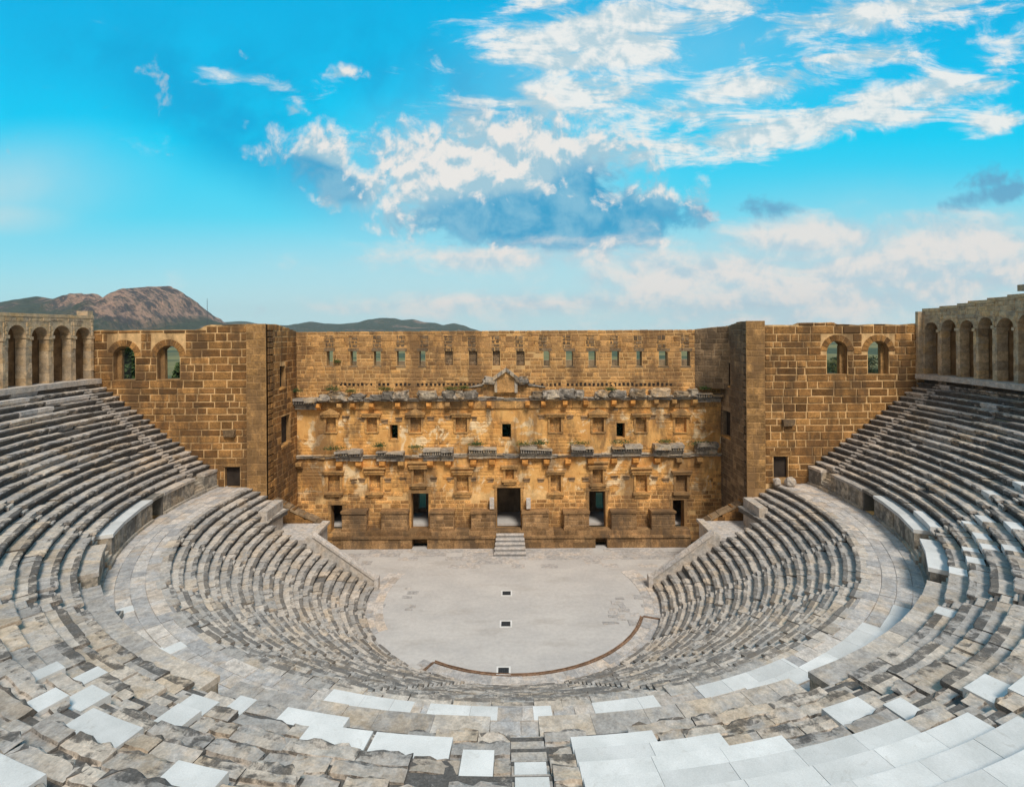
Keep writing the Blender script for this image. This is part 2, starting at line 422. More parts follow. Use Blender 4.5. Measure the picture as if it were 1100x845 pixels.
# podium wall of the upper tier, in stretches between stairs and the vaulted passages
def ring_wall(mb, a0, a1, r0, r1, z0, z1, tint, seg=1.2, jit=.0, joints=0.):
    th = a0
    while th < a1-.01:
        e = min(a1, th+math.degrees(seg*rnd.uniform(.7, 1.3)/r0)); gp = math.degrees(joints/r0)
        q0, q1 = th+gp, e-gp; jr = rnd.uniform(-jit, jit); br = rnd.random()
        v = [pol(r, q, z) for z in (z0, z1+rnd.uniform(-jit, jit)*.6) for r, q in ((r0+jr, q0), (r1, q0), (r1, q1), (r0+jr, q1))]
        mb.add(v, [(0, 1, 2, 3), (7, 6, 5, 4), (0, 3, 7, 4), (1, 5, 6, 2), (0, 4, 5, 1), (3, 2, 6, 7)], (br, tint[1], rnd.random() if tint[2] is None else tint[2]))
        th = e
spans = [(5.6, 9.1), (-6.0, 3.0), (-24.6, -9.6), (-37.6, -28.), (-67, -41.5), (-88.4, -69)]
PF = 29.35
for side in (0, 1):
    for i, (a, b) in enumerate(spans):
        if side: a, b = L(b), L(a)
        mb = MB()
        ring_wall(mb, a, b, PF, 30.3, 8.40, UZ-.24, (.5, .62, None), 1.0, .03, .012)
        ring_wall(mb, a, b, PF-.16, PF+.05, 8.40, 8.64, (.5, .35, None), 1.5, .012, .004)
        w = mb.build('podium_wall', M['podium'], up)
        cb = MB(); ring_wall(cb, a, b, PF-.07, 30.35, UZ-.24, UZ, (.6, .3, None), 1.7, .02, .006)
        wt = (i == 2) or (i == 3 and side == 0)
        if wt:
            cb = MB(); ring_wall(cb, a, b, PF-.07, 30.35, UZ-.24, UZ, (.6, .1, .5), 2.6, .004, .003)
        cb.build('coping', M['marble'] if wt else M['seat'], w)
    # side stairs climbing the podium
    for s in (4.3, -26.3, -39.6):
        th = s if not side else L(s)
        mb = MB()
        for i in range(7):
            zt = 8.45+.25*(i+1); q = .9
            d0 = -.85+i*.24
            a, b = (th-1.35, th+1.35)
            ring_wall(mb, a, b, PF-.25+i*.19, 30.5, 8.4, zt, (.5, .4, None), 3., .01)
        mb.build('podium_steps', M['podium'], up)
    # passage
    a, b = (-9.6, -6.0) if not side else (L(-6.0), L(-9.6))
    mb = MB(); ring_wall(mb, a, b, 31.6, 32., 8.4, UZ+.4, (.2, .9, .4), 3.)
    mb.add([pol(PF, a, UZ+.0), pol(PF, b, UZ+.0), pol(31.7, b, UZ+.0), pol(31.7, a, UZ+.0), pol(PF, a, UZ-.22), pol(PF, b, UZ-.22), pol(31.7, b, UZ-.22), pol(31.7, a, UZ-.22)],
           [(0, 1, 2, 3), (7, 6, 5, 4), (0, 4, 5, 1), (3, 2, 6, 7)], (.4, .7, .4))
    for q in (a, b):
        ring_wall(mb, q-.25, q+.25, PF+.06, 31.7, 8.4, UZ-.22, (.3, .8, .4), 3.)
    mb.build('passage', M['podium'], up)

# walkway between the tiers
def paving(mb, r0, r1, rings, a0, a1, z, ln, jz=.012, skip=None):
    for i in range(rings):
        ra = r0+(r1-r0)*i/rings; rb = r0+(r1-r0)*(i+1)/rings; th = a0-rnd.random()*2
        while th < a1:
            e = th+math.degrees(rnd.uniform(*ln)/ra); gp = math.degrees(rnd.uniform(.008, .03)/ra)
            c = pol((ra+rb)/2, (th+e)/2, z)
            if seen(c, 2.) and th >= a0-2 and not (skip and skip(i, (th+e)/2)):
                jj = [rnd.uniform(-.03, .03) for _ in range(4)]; dz = rnd.uniform(-jz, jz); n = 2
                v = []
                for q in range(n+1):
                    tq = th+gp+(e-th-2*gp)*q/n
                    v += [pol(ra+.018+jj[0]*.5, tq, z-.12), pol(ra+.012+jj[0]*.4, tq, z+dz), pol(rb-.012+jj[1]*.4, tq+math.degrees(jj[2]/ra), z+dz+jj[3]*.3), pol(rb-.012+jj[1]*.4, tq, z-.12)]
                f = [(q*4+k2, q*4+k2+1, q*4+5+k2, q*4+4+k2) for q in range(n) for k2 in range(3)]+[(0, 1, 2, 3), (n*4+3, n*4+2, n*4+1, n*4)]
                mb.add(v, f, (rnd.random(), .32+.2*rnd.random(), rnd.random()))
            th = e
mb = MB()
ring_wall(mb, -190, 10, 26.2, 29.6, 8.1, 8.39, (.1, .7, .4), 3.)
paving(mb, 26.35, 29.33, 4, -188.5, 8.5, 8.44, (.8, 2.0))
tag(mb.build('path', M['pave']), kind='structure')
# white restored paving on the walkway
wmarks = [(0, L(-81.2), L(-73.2)), (0, L(-88.6), L(-82.6)), (0, -88.4, -87.4+.6), (0, -83.2, -77.4), (0, -73.2, -62), (1, -69, -48.5), (2, -61, -41.8),
          (2, L(-42.2), L(-40.6)), (1, L(-54.6), L(-53)), (2, L(-55.), L(-52.6))]
for ri, a, b in wmarks:
    a, b = min(a, b), max(a, b)
    wb = MB(); r0 = 26.33+ri*.75
    ring_wall(wb, a, b, r0, r0+.76, 8.39, 8.475, (.6, .1, .5), 1.7, .004, .006)
    o = wb.build('marble_slab', M['marble'], up); o['label'] = 'pale new marble paving slab on the walkway'

# ---- side terraces, end walls of the lower tier -------------------------------------------------------
def terr(s):
    nm = 'left' if s < 0 else 'right'
    X = lambda x: s*x
    where = 'with a ruined sloping buttress' 
    t = thing('side_terrace', 'flat stone terrace between the %s seats and the stage, ending in a short pale wall' % nm, 'terrace', (X(21), 50.9, 0), 'terraces over the side passages')
    mb = MB(); mb.box(min(X(18.5), X(24)), max(X(18.5), X(24)), 49.0, 53.4, 4.2, 4.5, (.6, .3, .5)); mb.build('terrace_floor', M['pave'], t)
    mb = MB()
    for i in range(4):
        z0 = i*1.05
        y = 49.2
        while y < 53.3:
            e = min(53.35, y+rnd.uniform(.8, 1.4)); d = rnd.uniform(0, .03)
            mb.box(min(X(18.5+d), X(19.4)), max(X(18.5+d), X(19.4)), y, e-.015, z0, z0+1.04, (rnd.random(), .35, rnd.random())); y = e
    mb.build('front_wall', M['seat_pale'], t)
    mb = MB(); mb.box(min(X(18.3), X(19.0)), max(X(18.3), X(19.0)), 49.0, 53.5, 4.46, 4.72, (.7, .25, .6), .02); mb.build('coping', M['seat_pale'], t)
    mb = MB(); mb.box(min(X(22.5), X(23.3)), max(X(22.5), X(23.3)), 48.95, 52.3, 4.5, 7.2, (.5, .45, .6), .02); mb.build('end_wall', M['seat_pale'], t)
    # sloping end wall
    w = thing('end_wall', 'sloping stone parapet closing off the %s end of the lower benches' % nm, 'parapet', (X(15.7), 49.1, 0), 'parapets at the ends of the benches')
    mb = MB(); mb.prism([(X(12.7), 48.97, 0), (X(18.9), 48.97, 0), (X(18.9), 48.97, 4.75), (X(18.2), 48.97, 4.75), (X(12.7), 48.97, .75)], (0, .45, 0), (.5, .35, .5)); mb.build('wall_body', M['seat_pale'], w)
    mb = MB(); n = 5
    for i in range(n):
        a, b = i/n, (i+1)/n-.004
        f = lambda u: (X(12.55+u*5.8), .72+u*4.15)
        (x0, z0), (x1, z1) = f(a), f(b); d = rnd.uniform(-.015, .015)
        mb.prism([(x0, 48.86, z0+d), (x1, 48.86, z1+d), (x1, 48.86, z1+.24+d), (x0, 48.86, z0+.24+d)], (0, .66, 0), (rnd.random()*.5+.4, .3, .5))
    mb.box(min(X(12.35), X(12.75)), max(X(12.35), X(12.75)), 48.85, 49.55, 0, 1.05, (.6, .3, .5), .02)
    mb.build('coping', M['pave'], w)
    # sloping ruined buttress behind the terrace
    b = thing('buttress_wall', 'ruined brick-coursed buttress sloping down from the %s wing to the terrace' % nm, 'wall', (X(22), 54.2, 0), 'buttresses beside the stage')
    mb = MB(); z = 3.8
    while z < 6.2:
        xe = 24.0-(6.5-z)*1.9; x = 24.0
        while x > xe+.2:
            q = max(xe, x-rnd.uniform(.6, 1.2)); mb.box(min(X(q+.015), X(x)), max(X(q+.015), X(x)), 53.5+rnd.uniform(0, .03), 54.4, z, z+.5, (rnd.random(), 0, rnd.random())); x = q
        z += .52
    mb.build('masonry', M['wing'], b)
    mb = MB(); 
    for i in range(6):
        f2 = lambda u: (X(24.0-5.2*u), 6.62-2.55*u)
        (xa_, za_), (xb_, zb_) = f2(i/6), f2((i+1)/6-.008); d = rnd.uniform(-.05, .05)
        mb.prism([(xa_, 53.42, za_+d), (xb_, 53.42, zb_+d), (xb_, 53.42, zb_+.2+d), (xa_, 53.42, za_+.2+d)], (0, 1.05, 0), (rnd.random(), .5*rnd.random(), rnd.random()))
    mb.build('coping', M['wingr'], b)
terr(-1); terr(1)

# ------------------------------------------------------------------ masonry walls
def frame(P0, ud, nd):
    P0 = Vector(P0); ud = Vector(ud).normalized(); nd = Vector(nd).normalized()
    return lambda u, v, d=0.: P0+ud*u+Vector((0, 0, v))+nd*d
def panel(mb, T, outline, holes, thick, tint):
    """wall plate with holes: front at depth 0, back at -thick"""
    loops = [outline]+holes
    tri = tessellate_polygon([[Vector((u, v, 0)) for u, v in lp] for lp in loops])
    flat = [p for lp in loops for p in lp]; n = len(flat)
    v = [T(u, w, 0) for u, w in flat]+[T(u, w, -thick) for u, w in flat]
    f = [tuple(t) for t in tri]+[tuple(n+i for i in reversed(t)) for t in tri]
    o = 0
    for lp in loops:
        m = len(lp)
        for i in range(m): f.append((o+i, o+(i+1) % m, n+o+(i+1) % m, n+o+i))
        o += m
    nt_ = 2*len(tri)
    mb.add(v, f, [tint if i < nt_ else (.45, .25, .45) for i in range(len(f))])
def rect_panel(mb, T, U, V, holes, thick, tint):
    bx = [(min(p[0] for p in h), min(p[1] for p in h), max(p[0] for p in h), max(p[1] for p in h)) for h in holes]
    vs = sorted({0., V}|{q for b in bx for q in (b[1], b[3]) if 0 < q < V})
    def quad(u0, v0, u1, v1):
        for d, o in ((0, 1), (-thick, -1)):
            p = [T(u0, v0, d), T(u1, v0, d), T(u1, v1, d), T(u0, v1, d)]; mb.add(p if o > 0 else p[::-1], [(0, 1, 2, 3)], tint)
    for v0, v1 in zip(vs, vs[1:]):
        for a, b in subtract([(0., U)], [(q[0], q[2]) for q in bx if q[1] < (v0+v1)/2 < q[3]]): quad(a, v0, b, v1)
    for a, c, b, d in bx:
        for (p, q), (r, w) in (((a, c), (b, c)), ((b, c), (b, d)), ((b, d), (a, d)), ((a, d), (a, c))):
            mb.add([T(p, q, 0), T(r, w, 0), T(r, w, -thick), T(p, q, -thick)], [(0, 1, 2, 3)], (.45, .25, .45))
    mb.add([T(0, V, 0), T(U, V, 0), T(U, V, -thick), T(0, V, -thick)], [(0, 1, 2, 3)], tint)
def rect(u0, v0, u1, v1): return [(u0, v0), (u1, v0), (u1, v1), (u0, v1)]
def arch(u0, v0, u1, v1, n=10):
    r = (u1-u0)/2; c = (u0+u1)/2; vs = v1-r
    return [(u0, v0), (u1, v0)]+[(c+r*math.cos(PI*i/n), vs+r*math.sin(PI*i/n)) for i in range(n+1)]
def span_at(hole, v0, v1, pad):
    us = [p[0] for p in hole]; vs = [p[1] for p in hole]
    if v1 <= min(vs)+.02 or v0 >= max(vs)-.02: return None
    return (min(us)-pad, max(us)+pad)
def ashlar(mb, T, U, V, ch, ln, holes, top=None, proud=.03, joint=.03, jit=.02, keep=1., hue=None, dark=None, v0=0., skip=None):
    v = v0
    while v < V-.08:
        h = ch*rnd.uniform(.78, 1.2)
        if v+h > V-.15: h = V-v
        cuts = [c for c in (span_at(hh, v, v+h, pd) for hh, pd in holes) if c]
        for a, b in subtract([(0., U)], cuts):
            u = a
            first = True
            while u < b-.02:
                e = u+rnd.uniform(*ln)*(rnd.uniform(.4, 1) if first else 1); first = False
                if b-e < ln[0]*.5: e = b
                mid = (u+e)/2; tz = top(mid) if top else 1e9
                if v < tz-.1 and rnd.random() < keep and not (skip and skip(mid, v+h/2)):
                    hv = min(v+h, tz)
                    j = joint*rnd.uniform(.6, 1.3); d = proud*rnd.uniform(.6, 1.)+rnd.uniform(0, jit)
                    u0, u1, w0, w1 = u+j/2, e-j/2, v+j/2, hv-j/2
                    if u1-u0 > .06 and w1-w0 > .06:
                        c = min(.05, (u1-u0)*.2, (w1-w0)*.2); q = lambda: rnd.uniform(-.018, .018)
                        P = [T(u0+q(), w0+q(), -.01), T(u1+q(), w0+q(), -.01), T(u1+q(), w1+q(), -.01), T(u0+q(), w1+q(), -.01),
                             T(u0+c, w0+c, d), T(u1-c, w0+c, d), T(u1-c, w1-c, d+q()*.6), T(u0+c, w1-c, d)]
                        hh = rnd.random() if hue is None else hue(mid, v)
                        mb.add(P, [(4, 5, 6, 7), (0, 1, 5, 4), (1, 2, 6, 5), (2, 3, 7, 6), (3, 0, 4, 7)], (rnd.random(), 0., cl(hh)))
                u = e
        v += h
def voussoirs(mb, T, u0, u1, vs, depth, n=9, proud=.05, t=None):
    r = (u1-u0)/2; c = (u0+u1)/2
    for i in range(n):
        a, b = PI*i/n+.025, PI*(i+1)/n-.025
        P = []
        for d in (-.01, proud+rnd.uniform(0, .02)):
            P += [T(c+r*math.cos(a), vs+r*math.sin(a), d), T(c+(r+depth)*math.cos(a), vs+(r+depth)*math.sin(a), d), T(c+(r+depth)*math.cos(b), vs+(r+depth)*math.sin(b), d), T(c+r*math.cos(b), vs+r*math.sin(b), d)]
        mb.add(P, [(4, 5, 6, 7), (0, 1, 5, 4), (1, 2, 6, 5), (2, 3, 7, 6), (3, 0, 4, 7)], t or (rnd.random(), 0, rnd.random()))

# ------------------------------------------------------------------ wings (side walls with arched windows + towers)
YW = 52.5; YF = 59.6
def px(x, Y): return (x-550)/575*Y
def pz(y, Y, x=550): return EYE-(y-356+.006*(x-550))/575*Y
def wing(s):
    if s < 0:
        t = thing('wing_building', 'brown ashlar wing whose two arched windows frame a grille and dark trees', 'wing', (-33, YW, 0), 'wings flanking the stage')
        P0 = (-46., YW, 0); U = -24-P0[0]; ud = (1, 0, 0)
        uu = lambda x: px(x, YW)-P0[0]
        A = [(121.5, 145, 371.5, 408), (168.5, 193, 371, 407.5)]; door = (240.5, 257, 501, 523); pil = (265, 286)
        ztop = lambda u: 23.86+.10*N(u*.6)+(.5*sst(uu(210), uu(225), u))+.02*N(u*4)
    else:
        t = thing('wing_building', 'brown ashlar wing whose two arched windows show the bright plain beyond', 'wing', (33, YW, 0), 'wings flanking the stage')
        P0 = (23.2, YW, 0); U = 45.-P0[0]; ud = (1, 0, 0)
        uu = lambda x: px(x, YW)-P0[0]
        A = [(888, 910, 366, 402), (932, 954.5, 366, 402)]; door = (830, 845.5, 490, 513.5); pil = (801, 821)
        ztop = lambda u: 24.0+.12*N(u*.5, 7)+(.22 if abs(u-uu(880)) < 1.6 else 0)+.03*N(u*4, 7)
    T = frame(P0, ud, (0, -1, 0))
    n = 40
    outline = [(0, 0), (U, 0)]+[(U*(n-i)/n, ztop(U*(n-i)/n)-.02) for i in range(n+1)]
    ah = [(uu(a), pz(d, YW, a), uu(b), pz(c, YW, a)) for a, b, c, d in A]
    dh = (uu(door[0]), pz(door[3], YW, door[0]), uu(door[1]), pz(door[2], YW, door[0]))
    holes = [arch(*q) for q in ah]+[rect(*dh)]
    mb = MB(); panel(mb, T, outline, holes, 1.25, (.5, 1., .5))
    hp = [(h, .02) for h in holes[2:]]
    for q in ah:
        r = (q[2]-q[0])/2; hp.append((rect(q[0], q[1], q[2], q[3]-r), .02)); hp.append((rect(q[0]-.55, q[3]-r, q[2]+.55, q[3]+.6), .0))
    p0, p1 = uu(pil[0]), uu(pil[1]); hp.append((rect(p0, 0, p1, 30), 0.))
    ashlar(mb, T, U, 24.6, .70, (.75, 2.3), hp, ztop, .05, .095, .05, v0=8.4)
    for q in ah: voussoirs(mb, T, q[0], q[2], q[3]-(q[2]-q[0])/2, .6, 9)
    mb.build('wall', M['wing'], t)
    # plastered pilaster strip
    mb = MB(); Tp = frame((P0[0]+p0, YW-.13, 0), ud, (0, -1, 0)); W = p1-p0
    tp = lambda u: ztop(u+p0)
    panel(mb, Tp, [(0, 0), (W, 0), (W, 24.4), (0, 24.4)], [], .135, (.5, .8, .4))
    ashlar(mb, Tp, W, 24.4, .72, (.7, 1.9), [], None, .02, .035, .015, v0=8)
    mb.build('pilaster', M['wingplain'], t)
    # arched windows: sill and inner frame
    for i, q in enumerate(ah):
        mb = MB(); Q = frame(P0, ud, (0, -1, 0))
        mb.box(P0[0]+q[0]-.05, P0[0]+q[2]+.05, YW-.06, YW+.5, q[1]-.12, q[1]+.02, (.5, .2, .5), .015)
        w = mb.build('window_sill', M['wingplain'], t)
        mb = MB(); c = 0 if s < 0 else 1
        xj = P0[0]+(q[0] if s < 0 else q[2]); d = 1 if s < 0 else -1
        mb.box(min(xj, xj+d*.42), max(xj, xj+d*.42), YW+.55, YW+.95, q[1], q[3]-.45, (.6, 0, .6), .01)
        mb.build('window_pier', M['wingplain'], t)
        if s < 0 and i == 0:
            mb = MB()
            for j in range(8): x = P0[0]+q[0]+.45+j*.1; mb.box(x, x+.018, YW+.8, YW+.82, q[1], q[3]-.6, (.3, 0, 0))
            for j in range(12): z = q[1]+.1+j*.2; mb.box(P0[0]+q[0]+.4, P0[0]+q[0]+1.2, YW+.815, YW+.83, z, z+.018, (.3, 0, 0))
            mb.build('grille', M['iron'], t)
    # door lintel, and a dark box standing in for the passage's shade
    mb = MB(); a, z0, b, z1 = dh
    mb.box(P0[0]+a-.35, P0[0]+b+.35, YW-.07, YW+.3, z1+.0, z1+.55, (.6, 0, .6), .015); mb.build('door_lintel', M['wingplain'], t)
    mb = MB(); mb.box(P0[0]+a+.005, P0[0]+b-.005, YW+.38, YW+.5, z0+.004, z1-.004, (.3, 0, .3)); mb.build('door_shade_box', M['dark'], t)
    # patch of projecting stone beside the door
    xb = uu(247 if s < 0 else 845)+P0[0]; zb = pz(463 if s < 0 else 455, YW)
    mb = MB(); mb.box(xb-.55, xb+.55, YW-.42, YW+.1, zb-.35, zb+.3, (.3, 0, .2), .06); mb.build('bracket_stone', M['wingr'], t)
    # inner flank facing the stage
    xf = -24.0 if s < 0 else 23.2
    T = frame((xf, YW, 0), (0, 1, 0), (-s, 0, 0)); U2 = YF-YW
    zt = lambda u: 24.40-(.0 if u < 2 else (u-2)/(U2-2)*.72)+.04*N(u*2, 3)
    yy = lambda x: xf*575/(x-550)-YW      # distance along the flank seen at picture column x
    if s < 0: W = [(300.3, 306, 393, 416), (301.5, 311, 446, 476)]
    else: W = [(774.5, 784, 389, 413), (774.5, 784, 441, 468)]
    hs = []
    for a, b, c, d in W:
        ua, ub = sorted((yy(a), yy(b))); Ym = YW+(ua+ub)/2
        hs.append(rect(max(.6, ua), pz(d, Ym, a), min(ub, U2-.6), pz(c, Ym, a)))
    mb = MB(); panel(mb, T, [(0, 0), (U2, 0)]+[(U2*(12-i)/12, zt(U2*(12-i)/12)-.02) for i in range(13)], hs, .42, (.5, 1., .5))
    ashlar(mb, T, U2, 24.6, .66, (.7, 1.6), [(h, .02) for h in hs], zt, .03, .06, .03, v0=0.)
    mb.build('flank_wall', M['wing'] if s < 0 else M['wingr'], t)  # greyer, darker stone on the right flank paints in its shaded side
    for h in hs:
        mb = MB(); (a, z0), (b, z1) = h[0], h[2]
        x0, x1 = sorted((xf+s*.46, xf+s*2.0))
        mb.box(x0, x1, YW+a-.6, YW+b+.2, z0-.4, z1+.4, (.3, 0, .3)); mb.build('window_shade_box', M['dark'], t)  # dark box behind the opening stands in for the unlit room
        mb = MB(); x0, x1 = sorted((xf-s*.12, xf+s*.4))
        mb.box(x0, x1, YW+a-.15, YW+b+.15, z0-.2, z0+.0, (.6, 0, .5), .03); mb.build('window_sill', M['trim'], t)
    if s > 0:
        A, B = Vector((px(746, YF), YF-.02, 17.2)), Vector((xf-.02, 57.3, 17.2)); w = (B-A).length
        Tc = frame(A, B-A, (-.45, -.9, 0)); nn = (B-A).normalized().cross(Vector((0, 0, 1))); nn = nn if nn.y < 0 else -nn
        Tc = frame(A, B-A, nn); mb = MB(); panel(mb, Tc, [(0, 0), (w, 0), (w, 6.75), (w*.5, 6.62), (0, 6.42)], [], .3, (.5, 1., .5))
        ashlar(mb, Tc, w, 6.7, .6, (.6, 1.5), [], lambda u: 6.45+.3*u/w, .03, .05, .03); mb.build('corner_wall', M['wingr'], t)
    # tower roof and back wall
    xo = xf+s*6
    mb = MB(); x0, x1 = sorted((xf+s*1.0, xo)); mb.box(x0, x1, YW+.9, YF+4, 20.6, 21, (.3, 0, .3)); mb.build('roof', M['wingr'], t)
    mb = MB(); x0, x1 = sorted((xo, xo+s*.6)); mb.box(x0, x1, YW+1.2, YF+5, 0, 23.6, (.4, 0, .3)); mb.build('side_wall', M['wingr'], t)
    mb = MB(); x0, x1 = sorted((xf, xo)); mb.box(x0, x1, YF+5, YF+5.8, 0, 22.6, (.4, 0, .3)); mb.build('back_wall', M['wingr'], t)
    return t
wing(-1); wing(1)

# ------------------------------------------------------------------ stage building facade
st = thing('stage_building', 'tall golden stone stage building with two broken cornices, niches and dark doorways', 'stage building', (-.4, YF, 0))
X0, X1 = -24.0, 23.2
T = frame((X0, YF, 0), (1, 0, 0), (0, -1, 0)); UF = X1-X0
fx = lambda x: px(x, YF)-X0
fz = lambda y, x=550: pz(y, YF, x)
def frect(xc, w, yt, yb): return rect(fx(xc-w/2), fz(yb, xc), fx(xc+w/2), fz(yt, xc))
top_w = [(354, 7), (379.5, 7), (405, 7.5), (430.5, 9), (453.5, 6.5), (587, 6.5), (611.5, 7.5), (636, 8), (661, 8), (686.5, 6), (712.5, 9.5), (736.5, 9.5)]
blind_w = [(482, 8.5), (508, 9), (559, 9), (533, 8)]
mid_w = [(422.5, 8.5, 456, 472), (543.5, 9.5, 455, 471), (666, 9, 454, 470)]
doors = [(360.5, 12.5, 542, 571), (450, 18.5, 529.5, 569), (545.5, 25.5, 523.5, 569), (640.5, 17.5, 527, 569), (727.5, 12, 536.5, 569)]
up_n = [(355, 11), (399, 11), (446, 11.5), (495, 12), (596, 12), (642, 12), (688, 11), (730.5, 12)]
lo_n = [(358, 13), (402, 12), (449, 11), (496, 13), (546.5, 9), (596, 11), (641, 11), (688, 12), (731, 12)]
holes = [frect(x, w, 377, 393) for x, w in top_w]+[frect(x, w, a, b) for x, w, a, b in mid_w]+[frect(x, w, a, b) for x, w, a, b in doors]
nich = [frect(x, w, 447.5, 464) for x, w in up_n]+[frect(x, w, 503 if 440 < x < 650 and x not in (496, 596) else 509, 514.5 if x == 546.5 else 519 if x in (449, 641) else 528) for x, w in lo_n]
blind = [frect(x, w, 377, 392.5) for x, w in blind_w]
topf = lambda u: 23.66+.05*N(u*.7, 2)+.03*N(u*3, 5)
n = 60
mb = MB()
rect_panel(mb, T, UF, 23.54, holes+nich+blind, 1.1, (.5, 1., .5))
hp = [(h, .02) for h in holes+nich+blind]
ashlar(mb, T, UF, 24., .43, (.5, 1.25), hp, topf, .03, .05, .03, keep=.98, skip=lambda u, v: 4.8 < v < 16.2 and FB(u*.22, v*.26, 4., 3) > (.02 if v > 8 else .12))
mb.build('wall', M['facade'], st)
# beam slots above the top windows, each a shallow dark-backed panel of different masonry
for i in range(16):
    x = 354+25.45*i; mb = MB()
    a, b, z0, z1 = fx(x-4.6), fx(x+4.6), fz(377, x), fz(360, x)
    Tq = frame((X0+a, YF-.005, z0), (1, 0, 0), (0, -1, 0))
    ashlar(mb, Tq, b-a, z1-z0, .40, (.4, .7), [], None, .05, .07, .03, hue=lambda u, v: .1)
    mb.build('beam_slot', M['wingr'], st)
for i in range(17):
    x = 341.5+25.45*i
    if x > 748: continue
    mb = MB(); a, b = fx(x-7.5), fx(x+7.5)
    Tq = frame((X0+a, YF-.012, fz(378, x)), (1, 0, 0), (0, -1, 0))
    P = [Tq(0, 0, 0), Tq(b-a, 0, 0), Tq(b-a, 1.75, 0), Tq(0, 1.75, 0)]
    hgt = fz(361, x)-fz(378, x); panel(mb, Tq, rect(0, 0, b-a, hgt), [], .06+.05*rnd.random(), (.5, .8, .5))
    ashlar(mb, Tq, b-a, hgt, .55, (.6, 1.5), [], None, .04, .035, .02)
    mb.build('upper_panel', M['facade'], st)
for h in blind:
    mb = MB(); (a, z0), (b, z1) = h[0], h[2]; Tq = frame((X0+a, YF+.35, z0), (1, 0, 0), (0, -1, 0))
    panel(mb, Tq, rect(-.03, -.03, b-a+.03, z1-z0+.03), [], .1, (.4, .9, .4)); ashlar(mb, Tq, b-a, z1-z0, .4, (.4, .9), [], None, .05, .05)
    mb.build('blocked_window', M['wingr'], st)
for h in holes[:12]:
    mb = MB(); (a, z0), (b, z1) = h[0], h[2]
    mb.box(X0+a-.22, X0+b+.22, YF-.07, YF+.2, z1, z1+.30, (.3, .3, .3), .02)
    f = mb.build('window_lintel', M['wingr'], st)
    mb = MB(); mb.box(X0+a-.12, X0+b+.12, YF-.05, YF+.25, z0-.14, z0, (.4, .3, .3), .02); mb.build('sill', M['wingr'], f)
for h in holes[12:15]:
    mb = MB(); (a, z0), (b, z1) = h[0], h[2]
    mb.box(X0+a-.2, X0+b+.2, YF-.06, YF+.25, z1, z1+.26, (.6, .1, .6), .015)
    mb.box(X0+a-.15, X0+b+.15, YF-.08, YF+.25, z0-.16, z0, (.6, .1, .6), .015)
    mb.box(X0+a-.16, X0+a, YF-.05, YF+.25, z0, z1, (.6, .1, .6), .01); mb.box(X0+b, X0+b+.16, YF-.05, YF+.25, z0, z1, (.6, .1, .6), .01)
    mb.build('window_surround', M['trim'], st)
for h in holes[15:]:
    mb = MB(); (a, z0), (b, z1) = h[0], h[2]
    mb.box(X0+a-.45, X0+b+.45, YF-.1, YF+.3, z1, z1+.42, (.5, .1, .5), .02)
    mb.box(X0+a-.3, X0+a, YF-.07, YF+.3, z0, z1, (.5, .1, .4), .015); mb.box(X0+b, X0+b+.3, YF-.07, YF+.3, z0, z1, (.5, .1, .4), .015)
    mb.build('door_frame', M['trim'], st)
# niches
def niche(h, kind, sill):
    (a, z0), (b, z1) = h[0], h[2]; w = b-a; cx = X0+(a+b)/2
    mb = MB(); Tq = frame((X0+a, YF+.38, z0), (1, 0, 0), (0, -1, 0))
    panel(mb, Tq, rect(-.04, -.04, w+.04, z1-z0+.04), [], .1, (.5, .6, .5)); ashlar(mb, Tq, w, z1-z0, .45, (.5, 1.2), [], None, .02, .03)
    for d in (-1, 1):
        x = cx+d*(w/2+.12); mb.box(x-.12, x+.12, YF-.11, YF+.1, z0, z1, (.6, .1, .6), .015)
    o = mb.build('niche', M['trim'], st)
    mb = MB(); W = w/2+.42
    mb.box(cx-W, cx+W, YF-.36, YF+.05, z1+.02, z1+.26, (.55, .2, .5), .02)
    mb.box(cx-W-.1, cx+W+.1, YF-.46, YF+.05, z1+.26, z1+.42, (.5, .3, .4), .02)
    if kind == 1: mb.prism([(cx-W-.1, YF-.44, z1+.43), (cx+W+.1, YF-.44, z1+.43), (cx, YF-.44, z1+.95)], (0, .45, 0), (.45, .35, .4))
    if kind == 2:
        pts = [(cx+(W+.05)*math.cos(PI*i/10), YF-.42, z1+.43+.5*math.sin(PI*i/10)) for i in range(11)]; mb.prism(pts, (0, .45, 0), (.45, .35, .4))
    if kind == 3: mb.box(cx-W-.02, cx+W+.02, YF-.3, YF+.05, z1+.42, z1+.68, (.5, .35, .5), .03); mb.box(cx-W-.2, cx+W+.2, YF-.5, YF+.05, z1+.68, z1+.84, (.45, .35, .5), .03)
    mb.build('pediment', M['trim'], o)
    if sill:
        mb = MB(); mb.box(cx-W+.05, cx+W-.05, YF-.4, YF+.05, z0-.24, z0, (.5, .2, .5), .02); mb.box(cx-W+.25, cx+W-.25, YF-.28, YF+.05, z0-.5, z0-.24, (.5, .2, .5), .02); mb.build('sill', M['trim'], o)
    else:
        mb = MB(); mb.box(cx-w/2-.15, cx+w/2+.15, YF-.12, YF+.05, z0-.14, z0, (.5, .2, .5), .02); mb.build('sill', M['trim'], o)
for i, h in enumerate(nich[:8]): niche(h, (1, 0, 1, 0, 0, 1, 0, 1)[i], False)
for i, h in enumerate(nich[8:]): niche(h, (0, 3, 3, 3, 0, 0, 3, 3, 0)[i], True)
